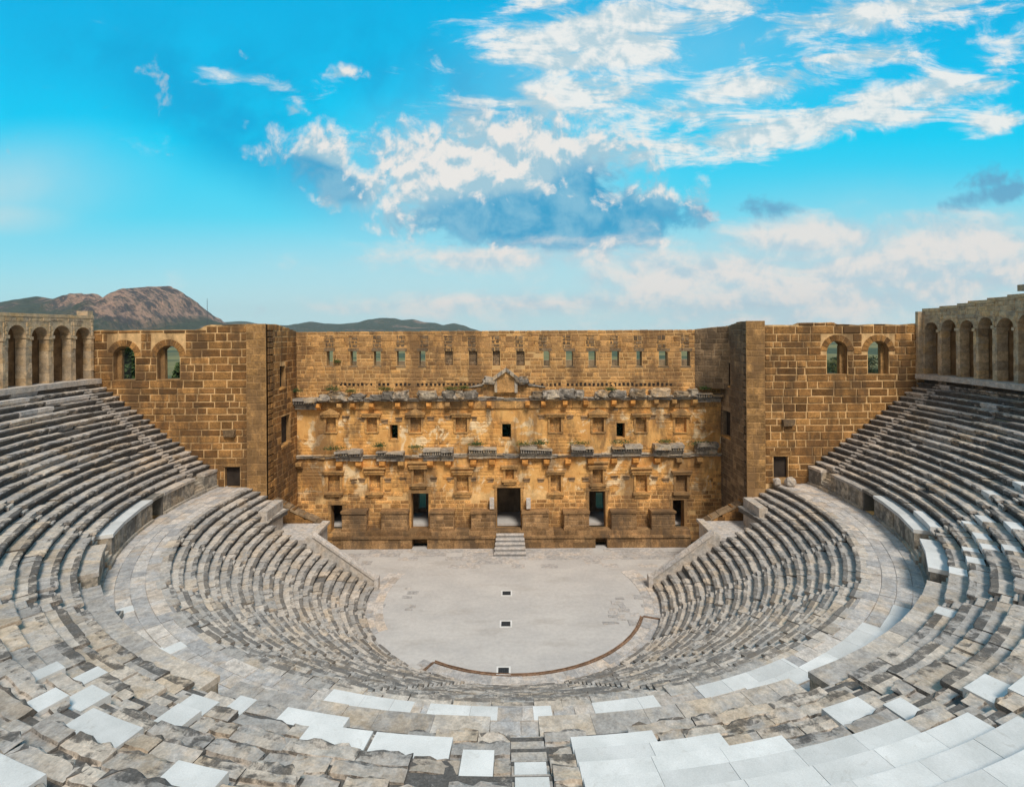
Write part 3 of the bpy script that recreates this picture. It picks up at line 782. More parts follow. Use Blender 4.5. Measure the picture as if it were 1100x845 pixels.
# cornices: a broken continuous moulding and the heavy blocks that still project
def moulding(yt, yb, dep, mat, segs, jag):
    mb = MB(); u = 0.
    while u < UF:
        e = min(UF, u+rnd.uniform(.7, 1.9)); x = X0+(u+e)/2
        d = dep*rnd.uniform(.65, 1.1); zt = fz(yt)-rnd.uniform(0, jag); zb = fz(yb); hh = zt-zb
        if True:
            for a, b, q in ((0, .45, .55), (.45, .72, .8), (.72, 1., 1.)):
                mb.box(X0+u+.01, X0+e-.01, YF-d*q, YF+.1, zb+hh*a, zb+hh*b-.004, (rnd.random(), .25+.3*rnd.random(), rnd.random()), .05)
        u = e
    return mb.build('cornice', mat, st)
moulding(486, 491, .42, M['cornice'], 40, .2)
moulding(424.5, 430, .55, M['cornice'], 40, .25)
# plain entablature band under the upper cornice
mb = MB(); u = 0
while u < UF-.01:
    e = min(UF, u+rnd.uniform(1., 2.4)); mb.box(X0+u+.01, X0+e-.01, YF-.16-rnd.uniform(0, .05), YF+.1, fz(438), fz(430.2), (rnd.random(), .1, rnd.random()), .012); u = e
mb.build('entablature', M['trim'], st)
def cblock(xa, xb, yt, yb, dep, rough):
    mb = MB(); a, b = px(xa, YF), px(xb, YF); zt, zb = fz(yt), fz(yb); n = max(2, int((b-a)/1.3)); h = zt-zb
    cuts = sorted([a]+[a+(b-a)*(i+rnd.uniform(-.3, .3))/n for i in range(1, n)]+[b])
    for u0, u1 in zip(cuts, cuts[1:]):
        dd = dep*rnd.uniform(.72, 1.08); t = rnd.uniform(-rough, rough); v = rnd.random(); q = rnd.uniform(.62, .78)
        top = 1.-rnd.choice((0, 0, .12, .25))
        mb.box(u0, u1-.02, YF-dd*.5, YF+.05, zb+t, zb+h*.34+t, (v, .55, .6), .03)
        mb.box(u0, u1-.02, YF-dd*.72, YF+.05, zb+h*.346+t, zb+h*.5+t, (v, .75, .4), .03)
        k = max(2, int((u1-u0)/.24))
        for i in range(k):
            x = u0+(u1-u0)*(i+.5)/k; mb.box(x-.065, x+.065, YF-dd*.86, YF-dd*.6, zb+h*.506+t, zb+h*q+t, (rnd.random(), .45, rnd.random()), .02)
        mb.box(u0, u1-.02, YF-dd*.66, YF+.05, zb+h*.506+t, zb+h*q-.004+t, (v, .8, .4), .02)
        mb.box(u0-.01, u1-.01, YF-dd, YF+.05, zb+h*q+t+.004, zb+h*top+t, (rnd.random(), .2+.4*rnd.random(), rnd.random()), .06)
    mb.build('cornice_block', M['cornice'], st)
def rubble(xa, xb, yt, yb, dep):
    a, b = px(xa, YF), px(xb, YF); mb = MB(); zt, zb = fz(yt), fz(yb); v = []; f = []; nu, nv = 14, 9; sd = rnd.uniform(0, 90)
    sx, sy, sz = (b-a)/2, dep/2+.1, (zt-zb)/2; c = ((a+b)/2, YF-dep/2+.1, (zt+zb)/2)
    for j in range(nv+1):
        for i in range(nu):
            d = Vector((math.cos(2*PI*i/nu)*math.sin(PI*j/nv), math.sin(2*PI*i/nu)*math.sin(PI*j/nv), math.cos(PI*j/nv)))
            k = 1+.45*N(d.x*1.5+sd, d.y*1.5, d.z*1.5)+.22*N(d.x*4, d.y*4, d.z*4+sd); e = Vector([math.copysign(abs(q)**.55, q) for q in d])
            v.append((c[0]+e.x*k*sx, min(YF+.04, c[1]+e.y*k*sy), c[2]+e.z*k*sz))
    for j in range(nv):
        for i in range(nu): f.append((j*nu+i, (j+1)*nu+i, (j+1)*nu+(i+1) % nu, j*nu+(i+1) % nu))
    mb.add(v, f, (rnd.random()*.6+.1, .5+.3*rnd.random(), rnd.random())); mb.build('cornice_block', M['cornice'], st)
for xa, xb, yt, yb in [(361.5, 390, 480.5, 493), (405, 434.5, 480, 493), (455, 487, 479.5, 493), (503, 533, 478, 491), (558, 592, 478, 491), (612, 636, 477.5, 489), (656, 687.5, 477, 489.5), (700, 732, 476.5, 489.5), (745, 768, 475, 487)]:
    cblock(xa, xb, yt, yb, 1.25, .03)
for xa, xb, yt, yb in [(313, 342, 425, 437.5), (744, 771, 421, 432)]: cblock(xa, xb, yt, yb, 1.5, .04)
for xa, xb in [(345, 354), (354, 372), (379, 391), (399, 414), (414, 422), (424, 437), (450, 467), (478, 488), (489, 497), (499, 511), (572, 580), (584, 598), (600, 615), (617, 625), (640, 650), (655, 669), (677, 690), (698, 717), (724, 736), (738, 746)]:
    yo = -(xa-540)*.006; rubble(xa-1.5, xb+2, 419.5+rnd.uniform(-2, 2)+yo, 428+yo, rnd.uniform(.8, 1.2))
# consoles under both cornices
def consoles(xs, yt, yb, dep, w):
    for x in xs:
        mb = MB(); c = px(x, YF); yo = -(x-550)*.006
        zt, zb = fz(yt+yo), fz(yb+yo)
        mb.prism([(c-w/2, YF, zb), (c-w/2, YF-dep*.55, zb), (c-w/2, YF-dep, zb+(zt-zb)*.45), (c-w/2, YF-dep, zt), (c-w/2, YF, zt)], (w, 0, 0), (rnd.random()*.8+.1, .05, .9))
        mb.build('console', M['ochre'] if rnd.random() < .7 else M['trim'], st)
consoles([322+i*0 for i in range(1)]+[365, 386, 411, 431, 462, 481, 508, 528, 563, 586, 609, 633, 658, 681, 704, 727, 749], 493, 499.5, .7, .62)
consoles([343, 366, 380, 400, 428, 461, 481, 506, 525, 566, 583, 606, 628, 658, 678, 703, 722, 744], 430.5, 437, .8, .5)
# central pediment
cx = px(543, YF)
mb = MB()
hw = 1.0; zb = fz(421); zt = fz(405.5)
mb.box(cx-hw, cx+hw, YF-.42, YF+.1, zb, zt, (.4, .1, .5), .03)
mb.prism([(cx-hw, YF-.42, zt+.002), (cx+hw, YF-.42, zt+.002), (cx, YF-.42, fz(398))], (0, .5, 0), (.6, .1, .9)); mb.build('pediment_panel', M['facade'], st)
mb = MB()
for d in (-1, 1):
    for i in range(3):
        f2 = lambda q: (cx+d*1.4*q, fz(394.2)+(fz(404.2)-fz(394.2))*q)
        (xa_, za_), (xb_, zb_) = f2(i/3), f2((i+1)/3-.02); e = rnd.uniform(-.06, .04); dp = rnd.uniform(.55, .85)
        mb.prism([(xa_, YF-dp, za_-.42+e), (xb_, YF-dp, zb_-.42+e), (xb_, YF-dp, zb_+e), (xa_, YF-dp, za_+e)], (0, dp+.05, 0), (rnd.random(), .3+.4*rnd.random(), rnd.random()))
    mb.box(cx+d*1.12-.15, cx+d*1.12+.15, YF-.52, YF+.1, zb, fz(406), (.4, .5, .5), .04)
mb.build('pediment_gable', M['cornice'], st)
for d in (-1, 1):
    xs = px(543+d*18, YF)
    rubble(543+d*18-6.5, 543+d*18+6.5, 404, 412.5, .8)
    mb = MB(); mb.prism([(cx+d*2.5, YF-.2, fz(414)), (cx+d*4.4, YF-.14, fz(416.3)), (cx+d*4.4, YF-.14, fz(415.2)), (cx+d*2.5, YF-.2, fz(411.5))], (0, .3, 0), (.3, .6, .4))
    mb.build('pediment_slope', M['cornice'], st)
# row of small beam holes: dark blocks standing in for their shade
for i in range(78):
    x = 366+i*4.6
    if 518 < x < 570 or rnd.random() < .08: continue
    mb = MB(); c = px(x, YF); z = fz(412.6, x)+rnd.uniform(-.03, .03)
    mb.box(c-.13, c+.13, YF-.055, YF+.02, z-.17, z+rnd.uniform(.08, .18), (.1, .9, .2), .02)
    mb.build('beam_hole', M['dark'], st)
# putlog holes and small projecting stubs
hl = []
for x, y in [(371, 448), (389, 450), (428, 450), (413, 452), (462, 449), (481, 448), (508, 449), (581, 447), (612, 447), (627, 448), (660, 438), (700, 447), (716, 446), (388, 515), (432, 514), (465, 514), (483, 514), (507, 514), (526, 515), (565, 515), (580, 515), (613, 514), (628, 514), (659, 512), (672, 512), (702, 513), (714, 515), (379, 516), (416, 515)]:
    mb = MB(); c = px(x, YF); z = fz(y, x)
    mb.box(c-.32, c+.32, YF-.05, YF+.02, z-.3, z+.06, (.2, .9, .2), .04); mb.box(c-.4, c+.4, YF-.16, YF+.02, z+.06, z+.2, (.6, .2, .6), .03)
    mb.build('putlog_hole', M['base'], st)
# podium, pedestals
pm = MB(); YP = 58.0
lowop = [(441, 457.5), (638.5, 651)]
zs = [(0, .62, YP), (.62, 1.12, YP+.04), (1.12, 1.34, YP-.12), (1.34, 1.75, YP+.25)]
xa, xb = px(355, YP), px(741, YP)
for j, (z0, z1, y) in enumerate(zs):
    u = xa
    iv = [(xa, xb)]
    if j < 3: iv = subtract(iv, [(px(a, YP), px(b, YP)) for a, b in lowop]) if j < 2 else iv
    for a, b in iv:
        u = a
        while u < b-.02:
            e = min(b, u+rnd.uniform(.8, 1.9)); e = b if b-e < .4 else e
            pm.box(u+.008, e-.008, y+rnd.uniform(0, .04), YF-.02, z0+.004, z1, (rnd.random(), 0., rnd.random()), .012); u = e
pm.build('podium', M['base'], st)
for x0, x1 in [(366, 392), (408.5, 436.5), (460.5, 486), (505, 531), (560, 588), (605, 631.5), (656, 682.5), (699, 724)]:
    mb = MB(); a, b = px(x0, 58.6), px(x1, 58.6); z = 1.75; zt = pz(549, 58.6, x0)
    Tq = frame((a, 58.6, z), (1, 0, 0), (0, -1, 0))
    mb.box(a, b, 58.6, YF-.02, z, zt-.22, (.5, 1., .5)); ashlar(mb, Tq, b-a, zt-z-.22, .45, (.5, 1.1), [], None, .03, .03)
    for side2 in (0, 1):
        Tq = frame((a if side2 == 0 else b, 58.6 if side2 else YF-.1, z), (0, 1 if side2 else -1, 0), (-1 if side2 == 0 else 1, 0, 0)); ashlar(mb, Tq, .9, zt-z-.22, .45, (.4, .6), [], None, .03, .03)
    mb.box(a-.1, b+.1, 58.45, YF-.02, zt-.22, zt, (.5, .0, .4), .05); mb.box(a-.06, b+.06, 58.5, YF-.03, z-.004, z+.24, (.4, .0, .4), .02)
    mb.build('pedestal', M['base'], st)
# rooms behind: floor, upper floor, back wall with openings
mb = MB(); mb.box(X0, X1, YF+1.1, 64.6, 1.5, 1.76, (.8, .1, .6)); mb.build('stage_floor', M['orch'], st)
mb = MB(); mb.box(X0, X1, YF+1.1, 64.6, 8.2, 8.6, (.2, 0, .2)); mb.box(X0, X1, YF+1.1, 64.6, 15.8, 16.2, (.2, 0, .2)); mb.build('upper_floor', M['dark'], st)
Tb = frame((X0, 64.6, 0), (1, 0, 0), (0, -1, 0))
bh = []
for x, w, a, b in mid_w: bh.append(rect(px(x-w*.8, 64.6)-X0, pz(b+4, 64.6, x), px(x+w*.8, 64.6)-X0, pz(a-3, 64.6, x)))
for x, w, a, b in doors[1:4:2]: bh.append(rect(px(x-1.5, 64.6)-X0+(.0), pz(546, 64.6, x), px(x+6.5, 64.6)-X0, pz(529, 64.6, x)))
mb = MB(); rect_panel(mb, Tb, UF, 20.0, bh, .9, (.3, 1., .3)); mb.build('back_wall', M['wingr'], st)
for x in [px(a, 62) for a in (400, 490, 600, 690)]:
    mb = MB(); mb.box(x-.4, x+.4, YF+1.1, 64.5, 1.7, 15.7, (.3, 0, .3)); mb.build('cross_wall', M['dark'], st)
# stone stumps and steps
for x, hgt in ((527.3, 1.15), (566.5, 1.1)):
    mb = MB(); c = px(x, 58.9); mb.box(c-.22, c+.22, 58.7, 59.2, 4.05, 4.05+hgt, (.8, .2, .5), .03)
    o = mb.build('stone_stump', M['pave'])
    tag(o, 'pale upright stone stump on the pedestal %s of the central doorway' % ('left' if x < 545 else 'right'), 'stone', 'stone stumps beside the central doorway')
mb = MB(); sx0, sx1 = px(531.5, 57), px(561.5, 57)
for i in range(5): 
    zt = 1.75-.33*(i+.3)
    mb.box(sx0-(.05*i)+.04, sx1+(.05*i)-.04, 57.95-.42*(i+1)+.07, 57.99-(.001*i), .0, zt-.09, (.1, .85, .5), .01)
    mb.box(sx0-(.05*i), sx1+(.05*i), 57.95-.42*(i+1), 57.95-.42*i+.1, zt-.09, zt, (rnd.random()*.4+.5, .25, .5), .015)
o = mb.build('stage_steps', M['pave']); tag(o, 'short flight of pale stone steps up to the central doorway', 'steps')

# ------------------------------------------------------------------ arcades on top of the upper tier
def arcade(s):
    nm = 'left' if s < 0 else 'right'
    t = thing('arcade', ('weathered arcade with low straight parapet, below the rocky mountain' if s < 0 else 'weathered arcade with stepped rising parapet and pale column piers, against open sky'), 'arcade', (s*41, 48, 19.2), 'arcades above the upper benches')
    sp = 3.15 if s < 0 else 2.72; a = 6.3; n = 8 if s < 0 else 9
    for i in range(n):
        a0, a1 = a-sp*i, a-sp*(i+1)
        am = (a0+a1)/2
        def P(q, r, z): 
            R = upR(20, q)+r-(.95 if s > 0 else .1); x = R*math.cos(rad(q)); return Vector((s*x, YO+R*math.sin(rad(q)), z))
        p0, p1 = P(a0, .25, 0), P(a1, .25, 0); W = (p1-p0).length; ud = (p1-p0).normalized(); nd = Vector((-s*math.cos(rad(am)), -math.sin(rad(am)), 0))
        zf = 19.15; zr = 25.0 if s < 0 else 25.2+.15*i
        T = frame(p0, ud, nd)
        hw = W*(.37 if i % 3 != 1 else .405); ah = zf+5.0+(.15 if i % 2 else 0)+(0 if s < 0 else .06*i)
        mb = MB(); ho = arch(W/2-hw, zf-.5, W/2+hw, ah)
        ho = [(u, max(v, zf-.02)) for u, v in ho]
        pts = arch(W/2-hw, zf, W/2+hw, ah)
        spr = ah-hw
        # spandrel above the springing
        outl = [(0, spr), (W/2-hw, spr)]+[p for p in reversed(pts[2:])][1:-1]+[(W/2+hw, spr), (W, spr), (W, zr), (0, zr)]
        panel(mb, T, outl, [], 1.0, (.5, .45, .5))
        ashlar(mb, T, W, zr, .42, (.45, 1.1), [(rect(W/2-hw, spr-1, W/2+hw, ah), .03)], None, .025, .03, .04, v0=spr, keep=.9)
        mb.t = [(x[0], .35+.3*rnd.random(), x[2]) for x in mb.t]
        mb.build('arch_spandrel', M['galstone'], t)
        for u0, u1 in ((0, W/2-hw), (W/2+hw, W)):
            z = zf-.6; mb = MB()
            while z < spr-.3:
                h = rnd.uniform(.5, .9); h = spr-.28-z if z+h > spr-.5 else h; e = rnd.uniform(-.02, .03)
                q = [T(u0, z, e), T(u1, z, e), T(u1, z, -.85), T(u0, z, -.85)]
                mb.prism(q, (0, 0, h-.012), (rnd.random(), .3+.35*rnd.random(), rnd.random())); z += h
            mb.prism([T(u0-(.07 if u0 > 0 else 0), spr-.28, .1), T(u1+(.07 if u0 == 0 else 0), spr-.28, .1), T(u1+(.07 if u0 == 0 else 0), spr-.28, -.9), T(u0-(.07 if u0 > 0 else 0), spr-.28, -.9)], (0, 0, .275), (.5, .5, .4))
            mb.build('pier', M['galstone'], t)
        # rounded back niche
        mb = MB(); v = []; f = []; ns, nv = 10, 5; r = hw+.12; yb = -1.0
        for j in range(ns+1):
            q = PI*j/ns; v += [T(W/2-r*math.cos(q), zf-.3, yb-r*math.sin(q)*.9), T(W/2-r*math.cos(q), spr+.0, yb-r*math.sin(q)*.9)]
            for w in range(1, nv+1):
                e = PI/2*w/nv; v.append(T(W/2-r*math.cos(q)*math.cos(e), spr+r*math.sin(e), yb-r*math.sin(q)*.9*math.cos(e)))
        m = nv+2
        for j in range(ns):
            for i2 in range(m-1): f.append((j*m+i2, j*m+i2+1, (j+1)*m+i2+1, (j+1)*m+i2))
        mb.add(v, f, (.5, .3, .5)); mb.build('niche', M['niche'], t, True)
        mb = MB(); q = [P(a0, 0.2, zr+.0), P(a1, 0.2, zr+.0), P(a1, 3.9, zr), P(a0, 3.9, zr)]
        mb.prism([(p.x, p.y, p.z+.003) for p in q], (0, 0, .28), (rnd.random()*.3+.5, .2, .7))
        if s > 0 and i >= 2: mb.prism([P(a0, 1.2, zr+.285), P(a1, 1.2, zr+.285), P(a1, 3.6, zr+.285), P(a0, 3.6, zr+.285)], (0, 0, .22), (.6, .3, .6))
        if s > 0 and i >= 5: mb.prism([P(a0, .4, zr+.51), P(a1, .4, zr+.51), P(a1, 3.6, zr+.51), P(a0, 3.6, zr+.51)], (0, 0, .5), (.3, .5, .3))
        mb.build('parapet', M['galstone'], t)
        mb = MB(); mb.prism([P(a0, 3.4, zf-1), P(a1, 3.4, zf-1), P(a1, 4.0, zf-1), P(a0, 4.0, zf-1)], (0, 0, zr-zf+1), (.3, .6, .3)); mb.build('outer_wall', M['galstone'], t)
        mb = MB(); mb.prism([P(a0, -.6, zf-.45), P(a1, -.6, zf-.45), P(a1, 4.0, zf-.45), P(a0, 4.0, zf-.45)], (0, 0, .45), (.6, .4, .5)); mb.build('floor_slab', M['seat'], t)
    if s < 0:
        mb = MB(); q = P(6.3, .0, 0); mb.box(-42.1, -41.0, YW-.75, YW-.15, 24.9, 25.7, (.4, .4, .4), .05); mb.build('corner_block', M['galstone'], t)
    else:
        mb = MB(); mb.box(39.55, 41.5, YW-.35, YW-.002, 18.5, 25.2, (.4, .4, .4), .0); mb.build('corner_block', M['galstone'], t)
arcade(-1); arcade(1)

# ------------------------------------------------------------------ orchestra floor
mb = MB(); n = 64
mb.add([pol(13.6, -180+180*i/n, 0.) for i in range(n+1)]+[(19.5, 49.3, 0.), (22, 59, 0.), (-22, 59, 0.), (-19.5, 49.3, 0.)], [tuple(range(n+5))], (.5, .3, .5))
tag(mb.build('orchestra_floor', M['orch']), kind='structure')
mb = MB()
for j in range(5):        # slabs along the stage
    y = 57.9-j*.95; x = -17.5
    while x < 17.5:
        e = x+rnd.uniform(.9, 2.2)
        if rnd.random() < .86-.13*j: mb.box(x+.01, e-.012, y-.92, y, -.1, .006+rnd.uniform(.0, .006), (rnd.random()*.5+.1, .35, rnd.random()*.6), .006)
        x = e
for k in range(26):
    th = rnd.choice((rnd.uniform(-34, -2), rnd.uniform(-188, -160), rnd.uniform(-30, 0))); R = rnd.uniform(8.8, 11.6) if th < -90 or th > -12 else rnd.uniform(8.6, 10.8)
    c = pol(R, th); w, d = rnd.uniform(.4, 1.1), rnd.uniform(.3, .6)
    mb.box(c[0]-w/2, c[0]+w/2, c[1]-d/2, c[1]+d/2, -.1, .02+rnd.uniform(0, .02), (rnd.random()*.5, .4, .3), .03)
tag(mb.build('pavement', M['pave']), kind='structure')
mb = MB(); paving(mb, 11.34, 12.9, 2, -200, 20, .03, (.8, 1.6), .012, lambda i, th: -20 < th < 20 and False or th < -122 and th > -150)
tag(mb.build('orchestra_border_pavement', M['pave']), kind='structure')
dr = thing('drain_gutter', 'long curved rust-brown gutter set into the edge of the orchestra floor', 'gutter', (0, YO-11.2, 0))
mb = MB(); ring_wall(mb, -120.5, -19.5, 11.06, 11.13, -.05, .07, (.6, .2, .5), 1.2); ring_wall(mb, -120.5, -19.5, 11.26, 11.33, -.05, .07, (.6, .2, .5), 1.2); mb.build('rim', M['rust'], dr)
mb = MB(); ring_wall(mb, -120.5, -19.5, 11.13, 11.26, -.05, .02, (.1, .2, .5), .6, 0, .01); mb.build('channel', M['rust'], dr)
mb = MB()
for q in (-120.4, -19.6): ring_wall(mb, q-.45, q+.45, 11.33, 12.75, -.05, .075, (.5, .2, .5), 3.)
mb.build('end_rail', M['rust'], dr)
gl = ['smallest-looking dark drain grate in a white frame, nearest the stage', 'dark drain grate in a white frame at the middle of the orchestra floor', 'dark drain grate in a white frame touching the curved gutter']
for (x, y), lb in zip(((542.5, 637), (541.5, 670), (538.7, 720.5)), gl):
    Y = 575*EYE/(y-356-.05); X = px(x, Y)
    d = thing('drain_grate', lb, 'drain grate', (X, Y, 0), 'drain grates in the orchestra floor')
    mb = MB(); w = .50
    for a, b, c2, e in ((-w, w, -w, -w+.13), (-w, w, w-.13, w), (-w, -w+.13, -w+.13, w-.13), (w-.13, w, -w+.13, w-.13)): mb.box(X+a, X+b, Y+c2, Y+e, 0, .03, (.8, 0, 0))
    mb.build('frame', M['marble'], d)
    mb = MB(); mb.box(X-w+.13, X+w-.13, Y-w+.13, Y+w-.13, .004, .012, (0, 0, 0))
    for i in range(6): x0 = X-w+.17+i*.12; mb.box(x0, x0+.05, Y-w+.14, Y+w-.14, .012, .024, (.8, 0, 0))
    mb.build('grate', M['iron'], d)

# ------------------------------------------------------------------ loose things
hb = thing('wooden_hatch', 'dark grey boarded hatch lying at the left edge of the walkway', 'hatch', (-26.2, 29.6, 8.9))
c0 = Vector(pol(29.6, L(-43.6), 8.75))
hb.location = c0
mb = MB()
e1 = Vector((.93, .36, 0)); e2 = Vector((-.36, .93, 0)); 
for i in range(3):
    o = c0-e1*.85+e2*(-.75+i*.52); mb.prism([o, o+e1*1.75, o+e1*1.75+e2*.49, o+e2*.49], (0, 0, .07), (.3+.3*i, 0, 0))
mb.build('board', M['hatch'], hb)
mb = MB(); o = c0-e1*.95-e2*.85-Vector((0, 0, .5)); mb.prism([o, o+e1*1.95, o+e1*1.95+e2*1.75, o+e2*1.75], (0, 0, .495), (.3, .3, .3)); mb.build('stone_frame', M['podium'], hb)
def boulder(p, r, seed, mat, sq=(1, 1, 1)):
    mb = MB(); v = []; f = []; nu, nv = 12, 8
    for j in range(nv+1):
        for i in range(nu):
            d = Vector((math.cos(2*PI*i/nu)*math.sin(PI*j/nv), math.sin(2*PI*i/nu)*math.sin(PI*j/nv), math.cos(PI*j/nv)))
            k = r*(1+.28*N(d.x*1.6+seed, d.y*1.6, d.z*1.6)); d = Vector([math.copysign(abs(c)**.7, c) for c in d])
            v.append((p[0]+d.x*k*sq[0], p[1]+d.y*k*sq[1], p[2]+d.z*k*sq[2]))
    for j in range(nv):
        for i in range(nu): f.append((j*nu+i, (j+1)*nu+i, (j+1)*nu+(i+1) % nu, j*nu+(i+1) % nu))
    mb.add(v, f, (.5, .4, .5)); return mb.build('stone_block', mat)
tag(boulder((25.6, 51.9, 8.8), .34, 3, M['seat'], (1, .9, 1)), 'smaller rounded stone fragment before the right wing doorway', 'stone block')
tag(boulder((26.75, 51.6, 8.85), .46, 8, M['seat'], (1, .9, .95)), 'larger rounded stone fragment before the right wing doorway', 'stone block')

# plants on the ledges
def tuft(x, y, w, h, label, dep=.8, mat='leaf', n=240):
    c = Vector((px(x, YF-dep), YF-dep, pz(y, YF-dep, x))); mb = MB()
    for i in range(n):
        q = Vector((rnd.gauss(0, .38)*w, rnd.gauss(0, .3)*.5, abs(rnd.gauss(0, .30))*h)); s = rnd.uniform(.045, .10)
        a = Vector((rnd.uniform(-1, 1), rnd.uniform(-1, 1), rnd.uniform(-.4, .7))).normalized(); b = a.orthogonal().normalized()
        p = c+q; mb.add([p, p+a*s*1.4+b*s*.5, p+a*s*2.6, p+a*s*1.4-b*s*.5], [(0, 1, 2, 3)], (rnd.random(), 0, rnd.random()))
    tag(mb.build('cornice_plant', M[mat]), label, 'plant', 'plants growing on the cornices')
PL = [(357, 419, 1.2, .7, 'dark green bush on the upper cornice near the left wing', .9, 'leaf'), (413, 419, 1., .5, 'yellowish weed on the upper cornice, third bay from the left wing', .7, 'leafy'),
      (377, 421, .7, .5, 'small olive weed beside the dark bush on the upper cornice', .7, 'leafy'), (316, 421, .8, .6, 'grey-green weed in the left corner of the upper cornice', .9, 'leaf'),
      (484, 418, 1., .35, 'low yellow weed on the upper cornice left of the pediment', .5, 'leafy'), (498, 417, .6, .35, 'tiny weed on the upper cornice touching the left pediment slope', .5, 'leafy'),
      (357, 483, 1.8, .7, 'broad dark bush at the left end of the lower cornice', .7, 'leaf'), (407, 480, .8, .8, 'upright bush on the lower cornice above its second block', .6, 'leaf'),
      (445, 481, 1.2, .4, 'low ochre weeds on the lower cornice under the left small window', .5, 'leafy'), (511, 478, 1., .6, 'green weed on the lower cornice left of the middle window', .7, 'leaf'),
      (561, 478, 1.3, .6, 'bushy weed on the lower cornice right of the middle window', .8, 'leafy'), (579, 477, 1.0, .6, 'darker weed on the lower cornice, fifth block', .8, 'leaf'),
      (623, 477, 1.6, .5, 'yellow-green weeds along the lower cornice, sixth block', .7, 'leafy'), (668, 476, 1.9, .55, 'dark green weeds on the lower cornice under the right small window', .8, 'leaf'),
      (714, 475, 1.2, .5, 'ochre weeds on the lower cornice, eighth block', .7, 'leafy'), (752, 478, 1.6, .8, 'scrubby bush in the ruined right end of the lower cornice', .7, 'leaf'),
      (362, 389, .5, .35, 'little green weed beside the leftmost top slit window', .05, 'leafy'), (656, 419, .7, .4, 'small weed on the upper cornice in the right half', .8, 'leaf'), (757, 418, .8, .4, 'weed in the right corner of the upper cornice', .9, 'leaf')]
for p in PL: tuft(*p)

# ------------------------------------------------------------------ trees behind
def make_tree(h, w, n, mat, seed, cyp=False):
    r = random.Random(seed); t = bpy.data.objects.new('cypress_tree' if cyp else 'tree', None); C.objects.link(t)
    mb = MB(); mb.tube([(0, 0, 0), (.1, .05, h*.3), (0, .1, h*.55), (.05, 0, h*.9)], [h*.028, h*.022, h*.014, .02], 8)
    clumps = []
    if cyp:
        for i in range(26): z = h*(.1+.88*i/26); clumps.append((Vector((r.uniform(-.3, .3), r.uniform(-.3, .3), z)), w*(.5-.42*(i/26)**1.6)))
    else:
        for i in range(15):
            a = r.uniform(0, 2*PI); z = h*r.uniform(.38, .93); q = w*.5*math.sqrt(max(.05, 1-((z/h-.6)/.42)**2))*r.uniform(.3, 1)
            p = Vector((q*math.cos(a), q*math.sin(a), z)); clumps.append((p, w*r.uniform(.13, .24)))
            mb.tube([(0, 0, h*.35), (p.x*.5, p.y*.5, (z+h*.35)*.5), tuple(p)], [h*.012, h*.008, .02], 5)
    mb.build('trunk', M['trunk'], t)
    mb = MB()
    for i in range(n):
        p, q = r.choice(clumps); d = Vector((r.gauss(0, 1), r.gauss(0, 1), r.gauss(0, .8))).normalized()*q*r.uniform(.45, 1.1); s = h*.022*r.uniform(.7, 1.5)
        a = Vector((r.uniform(-1, 1), r.uniform(-1, 1), r.uniform(-.6, 1))).normalized(); b = a.orthogonal().normalized(); c = p+d
        mb.add([c-a*s, c+b*s*.6, c+a*s, c-b*s*.6], [(0, 1, 2, 3)], (r.random(), 0, r.random()*.5))
    mb.build('crown', M[mat], t); return t
TB = [make_tree(9, 8, 2600, 'leaf', 5), make_tree(8, 7, 2400, 'leafy', 6), make_tree(24, 5, 3600, 'leaf', 7, True), make_tree(14.6, 8.5, 3600, 'leaf', 8)]
used = [0]*4
def place(i, x, y, z, sc, rz, label, group, cat='tree'):
    o = TB[i] if not used[i] else copy_tree(TB[i]); used[i] += 1
    o.location = (x, y, z); o.scale = (sc,)*3; o.rotation_euler = (0, 0, rz); tag(o, label, cat, group)
G0 = -.6
place(3, -14.2, 70.5, G0, 1., 0, 'dark leafy tree seen through the left small window over the lower cornice', 'trees behind the stage building')
place(3, -.8, 70., G0, 1.02, 2, 'dark leafy tree filling the middle small window over the lower cornice', 'trees behind the stage building')
place(3, 13.4, 70.5, G0, .99, 4, 'leafy tree glimpsed through the right small window over the lower cornice', 'trees behind the stage building')
place(2, -50.5, 70.0, G0, .98, 0, 'tall dark cypress behind the left wing, in the right half of the grilled window', 'cypresses behind the left wing', 'cypress')
place(2, -47.6, 76.5, G0, .86, 1, 'dark cypress lower in the second arched window of the left wing', 'cypresses behind the left wing', 'cypress')
for i in range(26):
    Y = rnd.uniform(235, 300); k = rnd.uniform(.50, .78); col = i % 2
    place(i % 2, Y*k, Y, G0, rnd.uniform(.8, 1.3), rnd.uniform(0, 6), ('dark round-crowned tree on the plain seen through the right arched windows' if col == 0 else 'yellow-green tree on the plain seen through the right arched windows'), 'dark trees on the plain' if col == 0 else 'yellow-green trees on the plain')

